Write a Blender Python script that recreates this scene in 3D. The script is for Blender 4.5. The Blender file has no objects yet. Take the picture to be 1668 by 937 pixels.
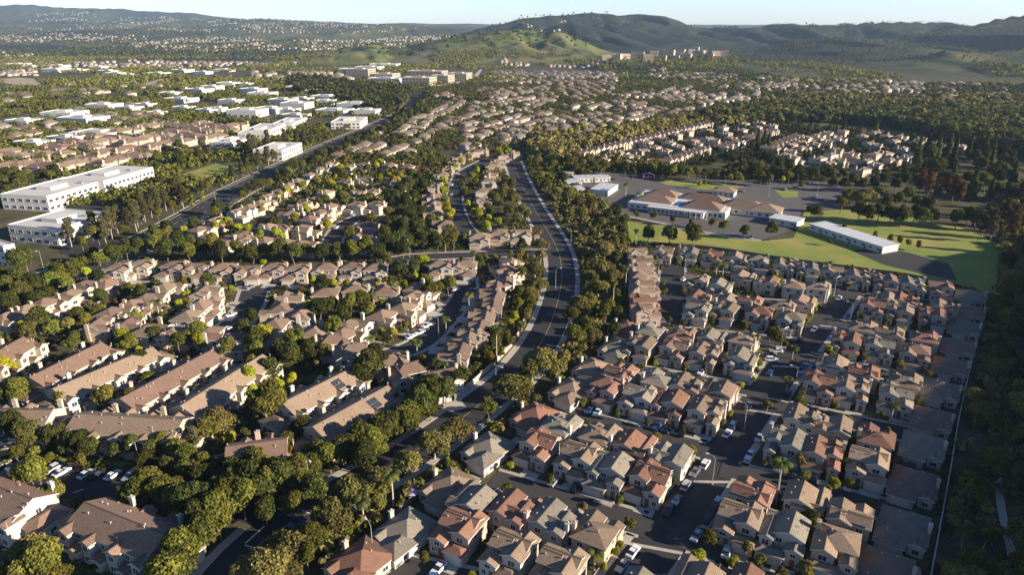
import bpy, math, random
import numpy as np
from math import radians, sin, cos, pi
random.seed(7)
C = bpy.context.scene.collection
SC = bpy.context.scene

# ------------------------------------------------------------------ camera, sky, sun, exposure
FPX, CAMH, PITCH = 1130.0, 110.0, radians(20.9)
cd = bpy.data.cameras.new('camera')
cam = bpy.data.objects.new('camera', cd); C.objects.link(cam)
cam.location = (0, 0, CAMH); cam.rotation_euler = (pi/2 - PITCH, 0, 0)
cd.sensor_width = 36; cd.lens = 36*FPX/1668; cd.clip_start = 1; cd.clip_end = 80000
SC.camera = cam
SUN_HEAD, SUN_EL = 108.0, 18.0           # compass heading (from +Y, clockwise) and elevation in degrees
w = bpy.data.worlds.new('World'); SC.world = w; w.use_nodes = True
nt = w.node_tree; bg = nt.nodes['Background']
sky = nt.nodes.new('ShaderNodeTexSky'); sky.sky_type = 'NISHITA'; sky.sun_disc = False
sky.sun_elevation = radians(SUN_EL); sky.sun_rotation = radians(SUN_HEAD)
sky.altitude = 100; sky.air_density = 1.0; sky.dust_density = 0.25; sky.ozone_density = 3.5
# the hazy band of a clear morning sky: brighter and whiter within a few degrees of the horizon, all round
tc = nt.nodes.new('ShaderNodeTexCoord'); sx = nt.nodes.new('ShaderNodeSeparateXYZ'); nt.links.new(tc.outputs['Generated'], sx.inputs[0])
mr = nt.nodes.new('ShaderNodeMapRange'); mr.inputs[1].default_value = 0.0; mr.inputs[2].default_value = .24; mr.inputs[3].default_value = 2.2; mr.inputs[4].default_value = 1.0
mr.interpolation_type = 'SMOOTHERSTEP'; nt.links.new(sx.outputs[2], mr.inputs[0])
vm = nt.nodes.new('ShaderNodeVectorMath'); vm.operation = 'SCALE'; nt.links.new(sky.outputs[0], vm.inputs[0]); nt.links.new(mr.outputs[0], vm.inputs[3])
vt = nt.nodes.new('ShaderNodeVectorMath'); vt.operation = 'MULTIPLY'; vt.inputs[1].default_value = (.86, .95, 1.18); nt.links.new(vm.outputs[0], vt.inputs[0])
nt.links.new(vt.outputs[0], bg.inputs[0]); bg.inputs[1].default_value = 0.048
sl = bpy.data.lights.new('sun', 'SUN'); sl.energy = 5.0; sl.angle = radians(0.5); sl.color = (1.0, 0.86, 0.68)
so = bpy.data.objects.new('sun', sl); C.objects.link(so)
so.rotation_euler = (pi/2 - radians(SUN_EL), 0, -radians(SUN_HEAD) + pi)
so.location = (300, -150, 400)
SC.view_settings.view_transform = 'Standard'; SC.view_settings.look = 'None'
SC.view_settings.exposure = 1.3; SC.view_settings.gamma = 1.0; SC.view_settings.use_curve_mapping = False
SC.cycles.max_bounces = 5; SC.cycles.diffuse_bounces = 2; SC.cycles.glossy_bounces = 2
SC.cycles.transmission_bounces = 2; SC.cycles.volume_bounces = 0; SC.cycles.sample_clamp_indirect = 4

def G(x, y, z=0.0):
    """a pixel of the photograph -> the point of the horizontal plane z it shows"""
    v = 468.5 - y
    up = v*cos(PITCH) - FPX*sin(PITCH); fw = FPX*cos(PITCH) + v*sin(PITCH)
    t = (z - CAMH)/up
    return ((x - 834)*t, fw*t)

# ------------------------------------------------------------------ numpy value noise
def _h(ix, iy, s):
    n = (ix.astype(np.int64)*374761393 + iy.astype(np.int64)*668265263 + s*14426950408) & 0xffffffffff
    n = ((n ^ (n >> 13))*12741261) & 0xffffffffff
    return ((n ^ (n >> 16)) & 0xffff)/65535.0
def vnoise(x, y, s=0):
    ix = np.floor(x); iy = np.floor(y); fx = x-ix; fy = y-iy
    fx = fx*fx*(3-2*fx); fy = fy*fy*(3-2*fy)
    a = _h(ix, iy, s); b = _h(ix+1, iy, s); c = _h(ix, iy+1, s); d = _h(ix+1, iy+1, s)
    return (a*(1-fx)+b*fx)*(1-fy) + (c*(1-fx)+d*fx)*fy
def fbm(x, y, s=0, o=4):
    r = 0; a = .5; t = 0
    for k in range(o):
        r = r + a*vnoise(x*2**k, y*2**k, s+k); t += a; a *= .5
    return r/t

# ------------------------------------------------------------------ materials
MATS = {}
def nodes_of(name):
    m = bpy.data.materials.new(name); m.use_nodes = True
    t = m.node_tree; b = t.nodes['Principled BSDF']
    return m, t, b
def N(t, kind, **kw):
    n = t.nodes.new(kind)
    for k, v in kw.items(): setattr(n, k, v)
    return n
def mixc(t, fac, a, b, mode='MIX'):
    n = N(t, 'ShaderNodeMix', data_type='RGBA', blend_type=mode)
    for sock, val in ((n.inputs[0], fac), (n.inputs[6], a), (n.inputs[7], b)):
        if isinstance(val, bpy.types.NodeSocket): t.links.new(val, sock)
        elif isinstance(val, (int, float)): sock.default_value = val
        else: sock.default_value = (*val, 1)
    return n.outputs[2]
def noise(t, scale, detail=4, coord=None, rough=.6):
    n = N(t, 'ShaderNodeTexNoise'); n.inputs['Scale'].default_value = scale; n.inputs['Detail'].default_value = detail
    n.inputs['Roughness'].default_value = rough
    if coord is not None: t.links.new(coord, n.inputs['Vector'])
    return n.outputs[0]
def ramp(t, fac, lo, hi):
    n = N(t, 'ShaderNodeMapRange'); n.inputs[1].default_value = lo; n.inputs[2].default_value = hi
    t.links.new(fac, n.inputs[0]); return n.outputs[0]
def pos(t): return N(t, 'ShaderNodeNewGeometry').outputs['Position']
def rnd(t): return N(t, 'ShaderNodeObjectInfo').outputs['Random']
def vary(t, col, amt, fac):
    """scale a colour by 1 +- amt with a 0..1 value"""
    m = N(t, 'ShaderNodeMapRange'); m.inputs[3].default_value = 1-amt; m.inputs[4].default_value = 1+amt
    t.links.new(fac, m.inputs[0])
    v = N(t, 'ShaderNodeVectorMath', operation='SCALE')
    if isinstance(col, bpy.types.NodeSocket): t.links.new(col, v.inputs[0])
    else: v.inputs[0].default_value = col
    t.links.new(m.outputs[0], v.inputs[3]); return v.outputs[0]
def mat_plain(name, col, rough=.8, amt=.12, scale=.6, metal=0, spec=.3, objvar=0.0):
    m, t, b = nodes_of(name)
    c = vary(t, col, amt, noise(t, scale, 5, pos(t)))
    if objvar: c = vary(t, c, objvar, rnd(t))
    t.links.new(c, b.inputs['Base Color']); b.inputs['Roughness'].default_value = rough
    b.inputs['Metallic'].default_value = metal; b.inputs['Specular IOR Level'].default_value = spec
    MATS[name] = m; return m
def mat_roof(name, col, col2):
    m, t, b = nodes_of(name)
    uv = N(t, 'ShaderNodeUVMap').outputs[0]
    br = N(t, 'ShaderNodeTexBrick'); t.links.new(uv, br.inputs['Vector'])
    br.inputs['Scale'].default_value = 1.0; br.inputs['Brick Width'].default_value = .33; br.inputs['Row Height'].default_value = .42
    br.inputs['Mortar Size'].default_value = .035; br.inputs['Mortar Smooth'].default_value = .3; br.inputs['Bias'].default_value = 0
    br.inputs['Color1'].default_value = (*col, 1); br.inputs['Color2'].default_value = (*col2, 1)
    br.inputs['Mortar'].default_value = (*[x*.35 for x in col], 1)
    c = vary(t, br.outputs[0], .22, noise(t, .35, 5, pos(t)))
    c = vary(t, c, .16, rnd(t))
    streak = ramp(t, noise(t, 1.6, 3, pos(t)), .58, .8)
    c = mixc(t, streak, c, tuple(x*.72 for x in col))
    t.links.new(c, b.inputs['Base Color']); b.inputs['Roughness'].default_value = .85; b.inputs['Specular IOR Level'].default_value = .25
    wv = N(t, 'ShaderNodeTexWave', wave_type='BANDS', bands_direction='Y', wave_profile='SAW'); t.links.new(uv, wv.inputs[0])
    wv.inputs['Scale'].default_value = .5/.42*.65
    bp = N(t, 'ShaderNodeBump'); bp.inputs['Strength'].default_value = .55; bp.inputs['Distance'].default_value = .14
    t.links.new(wv.outputs[0], bp.inputs['Height']); t.links.new(bp.outputs[0], b.inputs['Normal'])
    MATS[name] = m; return m
def mat_wall(name, col):
    m, t, b = nodes_of(name)
    c = vary(t, col, .10, noise(t, .5, 5, pos(t))); c = vary(t, c, .08, rnd(t))
    c = mixc(t, ramp(t, noise(t, 2.2, 4, pos(t)), .62, .9), c, tuple(x*.75 for x in col))
    t.links.new(c, b.inputs['Base Color']); b.inputs['Roughness'].default_value = .9; b.inputs['Specular IOR Level'].default_value = .2
    MATS[name] = m; return m
def mat_leaf(name, col, col2, trans=.25):
    m, t, b = nodes_of(name)
    n1 = noise(t, .55, 3, N(t, 'ShaderNodeTexCoord').outputs['Object'])
    c = mixc(t, ramp(t, n1, .35, .65), col, col2)
    c = vary(t, c, .38, rnd(t))
    g = N(t, 'ShaderNodeNewGeometry'); c = vary(t, c, .35, g.outputs['Random Per Island'])
    hs = N(t, 'ShaderNodeHueSaturation'); t.links.new(c, hs.inputs['Color'])
    mr = N(t, 'ShaderNodeMapRange'); mr.inputs[3].default_value = .475; mr.inputs[4].default_value = .515
    ml = N(t, 'ShaderNodeMath', operation='MULTIPLY'); ml.inputs[1].default_value = 7.31; t.links.new(rnd(t), ml.inputs[0])
    fr = N(t, 'ShaderNodeMath', operation='FRACT'); t.links.new(ml.outputs[0], fr.inputs[0])
    t.links.new(fr.outputs[0], mr.inputs[0]); t.links.new(mr.outputs[0], hs.inputs['Hue'])
    out = t.nodes['Material Output']; t.nodes.remove(b)
    d = N(t, 'ShaderNodeBsdfDiffuse'); tr = N(t, 'ShaderNodeBsdfTranslucent'); mx = N(t, 'ShaderNodeMixShader')
    mx.inputs[0].default_value = trans
    t.links.new(hs.outputs[0], d.inputs[0]); t.links.new(hs.outputs[0], tr.inputs[0])
    t.links.new(d.outputs[0], mx.inputs[1]); t.links.new(tr.outputs[0], mx.inputs[2]); t.links.new(mx.outputs[0], out.inputs[0])
    MATS[name] = m; return m

mat_roof('tile_terracotta', (.27, .145, .10), (.22, .112, .075))
mat_roof('tile_tan', (.30, .222, .155), (.24, .172, .12))
mat_roof('tile_grey', (.275, .238, .182), (.205, .182, .145))
mat_roof('tile_brown', (.27, .185, .132), (.21, .14, .10))
mat_roof('tile_rose', (.265, .172, .125), (.21, .135, .10))
ROOF = {'t': 'tile_terracotta', 'b': 'tile_tan', 'g': 'tile_grey', 'n': 'tile_brown', 'r': 'tile_rose'}
RNAME = {'t': 'terracotta', 'b': 'tan', 'g': 'grey', 'n': 'brown', 'r': 'russet'}
mat_wall('stucco_cream', (.46, .385, .30)); mat_wall('stucco_pink', (.42, .325, .265)); mat_wall('stucco_white', (.50, .46, .40))
mat_wall('stucco_grey', (.38, .36, .325)); mat_wall('stucco_beige', (.40, .32, .24))
WALLS = ['stucco_cream', 'stucco_pink', 'stucco_white', 'stucco_grey', 'stucco_beige']
WNAME = {'stucco_cream': 'cream', 'stucco_pink': 'pinkish', 'stucco_white': 'white', 'stucco_grey': 'pale grey', 'stucco_beige': 'beige'}
mat_wall('office_white', (.60, .575, .53)); mat_plain('membrane_roof', (.52, .50, .46), .8, .10, .08)
mat_plain('trim', (.66, .62, .55), .7, .05); mat_plain('door_wood', (.16, .09, .06), .6); mat_plain('garage_paint', (.55, .52, .47), .7, .05)
mat_plain('vent_metal', (.5, .42, .36), .6, .1); mat_plain('metal_roof', (.50, .51, .52), .45, .08, .1)
mat_plain('metal_grey', (.42, .43, .44), .4, .05, metal=.6); mat_plain('bark', (.17, .13, .10), .9, .25, 2); mat_plain('pale_bark', (.42, .36, .28), .9, .2, 2)
mat_plain('asphalt', (.036, .036, .037), .85, .22, .12); mat_plain('tarmac', (.105, .096, .09), .85, .2, .1); mat_plain('asphalt_old', (.048, .045, .043), .85, .2, .15)
mat_plain('concrete', (.40, .365, .32), .85, .14, .5); mat_plain('paint_white', (.7, .7, .66), .6, .1); mat_plain('paint_yellow', (.5, .36, .10), .6, .1)
mat_plain('tyre', (.02, .02, .02), .8); mat_plain('fence_wood', (.22, .17, .13), .85, .2, 1); mat_plain('block_wall', (.42, .38, .34), .85, .12, .8)
mat_plain('terracotta_plain', (.3, .12, .08), .8); mat_plain('lilac_cloth', (.42, .34, .48), .8); mat_plain('pool_water', (.02, .16, .36), .15, .1)
mat_plain('blue_canopy', (.02, .12, .30), .5, .1); mat_plain('purple_plastic', (.25, .08, .22), .5, .2)
m, t, b = nodes_of('glass'); b.inputs['Base Color'].default_value = (.035, .045, .06, 1); b.inputs['Roughness'].default_value = .12; MATS['glass'] = m
for k, c in {'white': (.72, .72, .72), 'silver': (.42, .43, .45), 'grey': (.16, .165, .18), 'black': (.02, .02, .025), 'blue': (.05, .10, .22), 'red': (.22, .02, .03)}.items():
    m, t, b = nodes_of('paint_'+k+'_car'); b.inputs['Base Color'].default_value = (*c, 1); b.inputs['Roughness'].default_value = .3
    b.inputs['Coat Weight'].default_value = .6; b.inputs['Metallic'].default_value = .0 if k == 'white' else .25; MATS['car_'+k] = m
m, t, b = nodes_of('lamp_lens'); b.inputs['Base Color'].default_value = (.7, .7, .65, 1); MATS['lens'] = m
mat_leaf('leaf_broad', (.092, .104, .022), (.18, .172, .036)); mat_leaf('leaf_dark', (.050, .062, .018), (.096, .102, .028))
mat_leaf('leaf_olive', (.145, .132, .042), (.205, .18, .055)); mat_leaf('leaf_lime', (.30, .335, .024), (.38, .37, .035), .38)
mat_leaf('leaf_euc', (.075, .078, .036), (.12, .11, .05)); mat_leaf('leaf_palm', (.07, .105, .028), (.13, .14, .04)); mat_leaf('leaf_dry', (.17, .11, .05), (.22, .13, .05))
mat_leaf('leaf_gold', (.26, .21, .03), (.32, .24, .04), .35)
mat_leaf('leaf_rust', (.14, .085, .035), (.19, .11, .04))

# ground: gardens near, grass and scrub on the hills; the 'grass' vertex attribute says which hills carry open grass
m, t, b = nodes_of('ground_cover'); P = pos(t)
at = N(t, 'ShaderNodeAttribute'); at.attribute_name = 'grass'
ag = N(t, 'ShaderNodeAttribute'); ag.attribute_name = 'hill'
near = mixc(t, ramp(t, noise(t, .09, 5, P), .38, .62), (.060, .062, .028), (.125, .098, .064))
near = mixc(t, ramp(t, noise(t, .8, 3, P), .45, .7), near, (.050, .062, .022))
scrub = mixc(t, ramp(t, noise(t, .012, 8, P, .75), .42, .66), (.016, .025, .018), (.042, .046, .028))
grass = mixc(t, ramp(t, noise(t, .006, 6, P, .7), .38, .62), (.11, .135, .036), (.18, .155, .075))
grass = mixc(t, ramp(t, noise(t, .014, 7, P, .75), .50, .60), grass, (.055, .070, .030))
hill = mixc(t, at.outputs['Fac'], scrub, grass)
c = mixc(t, ag.outputs['Fac'], near, hill)
t.links.new(c, b.inputs['Base Color']); b.inputs['Roughness'].default_value = .95; b.inputs['Specular IOR Level'].default_value = .1
MATS['ground_cover'] = m
m, t, b = nodes_of('lawn'); P = pos(t)
c = mixc(t, ramp(t, noise(t, .035, 5, P, .6), .42, .66), (.15, .20, .020), (.30, .245, .055))
c = vary(t, c, .18, noise(t, 1.5, 4, P)); t.links.new(c, b.inputs['Base Color']); b.inputs['Roughness'].default_value = .95; MATS['lawn'] = m
m, t, b = nodes_of('bank_soil'); P = pos(t)
c = mixc(t, ramp(t, noise(t, .25, 6, P), .4, .62), (.055, .04, .026), (.075, .075, .032)); t.links.new(c, b.inputs['Base Color']); b.inputs['Roughness'].default_value = .95; MATS['bank_soil'] = m
m, t, b = nodes_of('dry_earth'); P = pos(t)
c = vary(t, (.34, .26, .17), .25, noise(t, .02, 5, P)); t.links.new(c, b.inputs['Base Color']); b.inputs['Roughness'].default_value = .95; MATS['dry_earth'] = m

# ------------------------------------------------------------------ mesh builder
class MB:
    def __init__(s): s.v = []; s.f = []; s.m = []; s.uv = []
    def face(s, pts, mi=0, uvs=None):
        n = len(s.v); s.v += [tuple(p) for p in pts]; s.f.append(tuple(range(n, n+len(pts)))); s.m.append(mi)
        s.uv += uvs if uvs else [(0, 0)]*len(pts)
    def box(s, x0, x1, y0, y1, z0, z1, mi=0, top=None):
        p = [(x0,y0,z0),(x1,y0,z0),(x1,y1,z0),(x0,y1,z0),(x0,y0,z1),(x1,y0,z1),(x1,y1,z1),(x0,y1,z1)]
        for q in ((0,1,5,4),(1,2,6,5),(2,3,7,6),(3,0,4,7)): s.face([p[i] for i in q], mi)
        s.face([p[i] for i in (4,5,6,7)], mi if top is None else top); s.face([p[i] for i in (3,2,1,0)], mi)
    def tube(s, pts, rad, n=6, mi=0, cap=True):
        rings = []
        for i, p in enumerate(pts):
            a = np.array(pts[max(0, i-1)], float); b_ = np.array(pts[min(len(pts)-1, i+1)], float)
            d = b_-a; d /= (np.linalg.norm(d)+1e-9)
            u = np.cross(d, (0, 0, 1) if abs(d[2]) < .9 else (1, 0, 0)); u /= np.linalg.norm(u); w_ = np.cross(d, u)
            r = rad[i] if isinstance(rad, (list, tuple)) else rad
            rings.append([tuple(np.array(p)+r*(cos(2*pi*k/n)*u+sin(2*pi*k/n)*w_)) for k in range(n)])
        for a, b_ in zip(rings, rings[1:]):
            for k in range(n): s.face([a[k], b_[k], b_[(k+1) % n], a[(k+1) % n]], mi)
        if cap: s.face(rings[0], mi); s.face(rings[-1][::-1], mi)
    def mirror(s):
        s.v = [(-x, y, z) for x, y, z in s.v]
    def mesh(s, name, mats, smooth=False, recalc=True):
        me = bpy.data.meshes.new(name); me.from_pydata(s.v, [], s.f); me.update()
        for m_ in mats: me.materials.append(MATS[m_] if isinstance(m_, str) else m_)
        me.polygons.foreach_set('material_index', s.m)
        uvl = me.uv_layers.new(name='UVMap'); uvl.data.foreach_set('uv', [c for p in s.uv for c in p])
        if recalc:
            import bmesh
            bm = bmesh.new(); bm.from_mesh(me); bmesh.ops.recalc_face_normals(bm, faces=bm.faces); bm.to_mesh(me); bm.free()
        if smooth: me.polygons.foreach_set('use_smooth', [True]*len(me.polygons))
        return me
def npmesh(name, V, F, mat, attrs=None, smooth=False):
    """big meshes: V (n,3) floats, F (m,4) quads"""
    me = bpy.data.meshes.new(name); V = np.asarray(V, np.float32); F = np.asarray(F, np.int32)
    me.vertices.add(len(V)); me.vertices.foreach_set('co', V.ravel())
    k = F.shape[1]; me.loops.add(F.size); me.loops.foreach_set('vertex_index', F.ravel())
    me.polygons.add(len(F)); me.polygons.foreach_set('loop_start', np.arange(0, F.size, k, dtype=np.int32))
    try: me.polygons.foreach_set('loop_total', np.full(len(F), k, np.int32))
    except Exception: pass
    if smooth: me.polygons.foreach_set('use_smooth', np.ones(len(F), bool))
    for a, val in (attrs or {}).items():
        at_ = me.attributes.new(a, 'FLOAT', 'POINT'); at_.data.foreach_set('value', np.asarray(val, np.float32))
    me.update(calc_edges=True); me.validate()
    for m_ in (mat if isinstance(mat, list) else [mat]): me.materials.append(MATS[m_])
    return me
def link(name, me, parent=None, loc=None, rot=None, scale=None):
    o = bpy.data.objects.new(name, me); C.objects.link(o)
    if parent is not None: o.parent = parent
    if loc is not None: o.location = loc
    if rot is not None: o.rotation_euler = (0, 0, rot)
    if scale is not None: o.scale = scale if hasattr(scale, '__len__') else (scale,)*3
    return o
def tag(o, label=None, cat=None, group=None, kind=None):
    if label: o['label'] = label
    if cat: o['category'] = cat
    if group: o['group'] = group
    if kind: o['kind'] = kind
    return o
def struct(name, me, loc=None): return tag(link(name, me, loc=loc), kind='structure')
_O = 'first second third fourth fifth sixth seventh eighth ninth tenth eleventh twelfth thirteenth fourteenth fifteenth sixteenth seventeenth eighteenth nineteenth'.split()
_T = {20: 'twentieth', 30: 'thirtieth', 40: 'fortieth', 50: 'fiftieth', 60: 'sixtieth', 70: 'seventieth', 80: 'eightieth', 90: 'ninetieth'}
_P = {20: 'twenty', 30: 'thirty', 40: 'forty', 50: 'fifty', 60: 'sixty', 70: 'seventy', 80: 'eighty', 90: 'ninety'}
def nth(i):
    if i < 1: i = 1
    if i <= 19: return _O[i-1]
    if i % 10 == 0 and i < 100: return _T[i]
    if i < 100: return _P[i//10*10]+'-'+_O[i % 10-1]
    return str(i)+'th'

# ------------------------------------------------------------------ terrain
UH = radians(35.7); UX, UY = sin(UH), cos(UH); VX, VY = cos(UH), -sin(UH)      # along / right of the boundary wall
W0 = (89.0, 116.0)
# ridges: (crest distance Y, front width, back width, grassiness, gully, [(photo x, photo y of the crest)...])
RIDGES = [
 (9500, 3000, 3000, .3, .25, [(-300,22),(0,9),(60,8),(110,13),(190,15),(240,20),(320,24),(400,33),(480,37),(560,38.5),(700,39),(900,39),(1400,40),(1700,42)]),
 (7000, 1600, 1800, .55, .2, [(-200,60),(0,38),(120,36),(240,36),(330,32),(420,30),(520,35),(600,39),(680,41),(760,46),(860,60),(1000,90)]),
 (5200, 900, 1200, .55, .2, [(-200,62),(0,54),(150,50),(300,54),(430,48),(560,46),(650,42),(690,42),(760,46),(820,52),(900,95)]),
 (3700, 500, 700, .75, .25, [(-200,80),(0,76),(150,73),(240,68),(330,73),(430,67),(500,63),(560,70),(640,66),(700,64),(760,66),(820,80)]),
 (2480, 420, 600, .95, .42, [(150,112),(200,106),(260,96),(330,90),(370,95),(430,98),(480,88),(560,79),(610,71),(640,80),(690,68),(730,60),(790,52),(850,48),(920,52),(980,80),(1030,110)]),
 (2200, 300, 400, .95, .42, [(350,112),(430,100),(500,92),(580,82),(620,86),(640,98),(680,108),(720,118)]),
 (3100, 700, 500, .0, .4, [(790,100),(840,78),(880,52),(910,40),(935,37),(965,41),(1010,56),(1040,66),(1080,90),(1140,118)]),
 (4300, 1000, 900, .04, .8, [(700,70),(790,42),(820,36),(850,26),(890,21),(950,20),(1000,20),(1080,25),(1100,32),(1120,39),(1150,45),(1180,44),(1195,42),(1220,50),(1260,70)]),
 (3800, 900, 700, .06, .8, [(1080,90),(1130,70),(1170,56),(1210,46),(1250,39),(1300,37),(1340,41),(1400,36),(1470,34),(1540,36),(1580,41),(1640,50),(1800,60)]),
 (2950, 1450, 700, .20, .8, [(1180,100),(1230,88),(1280,72),(1340,62),(1380,60),(1440,64),(1500,54),(1560,44),(1590,37),(1610,30),(1640,24),(1670,22),(1760,16),(1900,30)]),
 (1900, 450, 400, .35, .6, [(1280,128),(1330,108),(1400,112),(1450,102),(1500,96),(1540,80),(1570,84),(1620,82),(1670,78),(1800,84)]),
 (1950, 260, 260, .5, .3, [(880,128),(940,112),(990,92),(1040,91),(1100,92),(1150,90),(1190,92),(1220,98),(1250,110),(1285,128)]),
]
def terrain(X, Y, want=False):
    X = np.asarray(X, float); Y = np.asarray(Y, float)
    h = np.zeros(X.shape); gr = np.zeros(X.shape); hl = np.clip((Y-1900)/500, 0, 1)*.9
    for k, (D, wf, wb, g, gu, pts) in enumerate(RIDGES):
        dist = .934*D + 25
        xs = [(p[0]-834)/FPX*dist for p in pts]
        zs = []
        for p in pts:
            v = 468.5-p[1]; r = (v*cos(PITCH)-FPX*sin(PITCH))/(FPX*cos(PITCH)+v*sin(PITCH)); zs.append(max(0, CAMH+r*D))
        warp = (fbm(X/260, Y/260, 40+k, 3)-.5)*wf*.35
        cr = np.interp(X, xs, zs, left=0, right=0) if k not in (0, 1) else np.interp(X, xs, zs)
        Yw = Y + warp*np.clip(abs(Y-D)/wf*2, 0, 1)
        t_ = np.where(Yw < D, (D-Yw)/wf, (Yw-D)/wb); t_ = np.clip(t_, 0, 1)
        s_ = (1-t_)**(.72 if k in (6, 7, 8, 9, 11) else 1.1)*(1-.25*t_)
        rid = np.clip(1-abs(fbm((X+Y*.3)/(210 if k >= 7 else wf*.28), Y/(900 if k >= 7 else wf), 60+k, 4)-.5)*5.5, 0, 1)
        hk = cr*s_*(1-gu*np.clip(t_*4, 0, 1)*(1-t_)**.6*rid*1.5)
        hk = hk + cr*.05*(fbm(X/70, Y/70, 80+k, 3)-.5)*np.clip((1-t_)*4, 0, 1)
        up = hk > h
        gr = np.where(up & (hk > 3), g, gr); hl = np.where(up & (hk > 2), np.maximum(hl, np.clip(hk/8, 0, 1)), hl); h = np.maximum(h, hk)
    # the slope beyond the boundary wall, right of the picture
    dv = (X-W0[0])*VX + (Y-W0[1])*VY; du = (X-W0[0])*UX + (Y-W0[1])*UY
    a = np.clip((dv-14)/105, 0, 1); a = a*a*(3-2*a)
    b_ = np.clip((du+260)/120, 0, 1)*np.clip((390-du)/110, 0, 1); b_ = b_*b_*(3-2*b_)
    back = 1-np.clip((dv-160)/200, 0, 1)*.7
    hr = 47*a*b_*back*(1+.12*(fbm(X/40, Y/40, 5, 3)-.5))
    h = np.maximum(h, hr)
    # broad swells under the far towns
    far = np.clip((Y-2100)/1500, 0, 1)*np.clip((900-X)/600, 0, 1)
    h = h + far*26*np.clip(fbm(X/900, Y/900, 9, 3)-.42, 0, 1)*(1+Y/3500)*.9
    patch = fbm(X/420, Y/420, 21, 4)
    gr = np.clip(gr + (patch-.5)*3.0*gr*(gr > .05) + (h < 4)*np.clip(patch-.56, 0, 1)*4*(Y > 2000)*(X < 900), 0, 1)
    if want: return h, gr, hl
    return h
def gz(x, y): return float(terrain(np.array([x]), np.array([y]))[0])
def make_ground():
    na, nr = 640, 620
    ang = np.linspace(-1.2, 1.2, na); r = np.exp(np.linspace(math.log(45), math.log(11600), nr))
    A, R = np.meshgrid(ang, r); X = np.clip(R*np.sin(A), -8900, 8900); Y = R*np.cos(A)
    h, g, hl = terrain(X, Y, True)
    V = np.stack([X, Y, h], -1).reshape(-1, 3)
    i = np.arange(nr*na).reshape(nr, na)
    F = np.stack([i[:-1, :-1], i[:-1, 1:], i[1:, 1:], i[1:, :-1]], -1).reshape(-1, 4)[:, ::-1]
    # the ground behind and under the camera
    n0 = len(V); base = np.array([[-60000*0-300, -300, -.02], [300, -300, -.02], [300, 60, -.02], [-300, 60, -.02]])
    V = np.vstack([V, base]); F = np.vstack([F, [[n0, n0+1, n0+2, n0+3]]])
    me = npmesh('ground', V, F, 'ground_cover', {'grass': np.append(g.ravel(), [0]*4), 'hill': np.append(hl.ravel(), [0]*4)}, True)
    struct('ground', me)
make_ground()

# ------------------------------------------------------------------ haze
mb = MB(); mb.box(-9000, 9000, -900, 12000, -3, 420)
m = bpy.data.materials.new('haze_air'); m.use_nodes = True; t = m.node_tree; t.nodes.remove(t.nodes['Principled BSDF'])
pv = N(t, 'ShaderNodeVolumePrincipled'); pv.inputs['Density'].default_value = 4e-5; pv.inputs['Color'].default_value = (.50, .70, 1, 1)
pv.inputs['Anisotropy'].default_value = .1
t.links.new(pv.outputs[0], t.nodes['Material Output'].inputs['Volume']); MATS['haze'] = m
tag(link('haze', mb.mesh('haze', ['haze'])), kind='stuff')
#@@END_BASE

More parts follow.
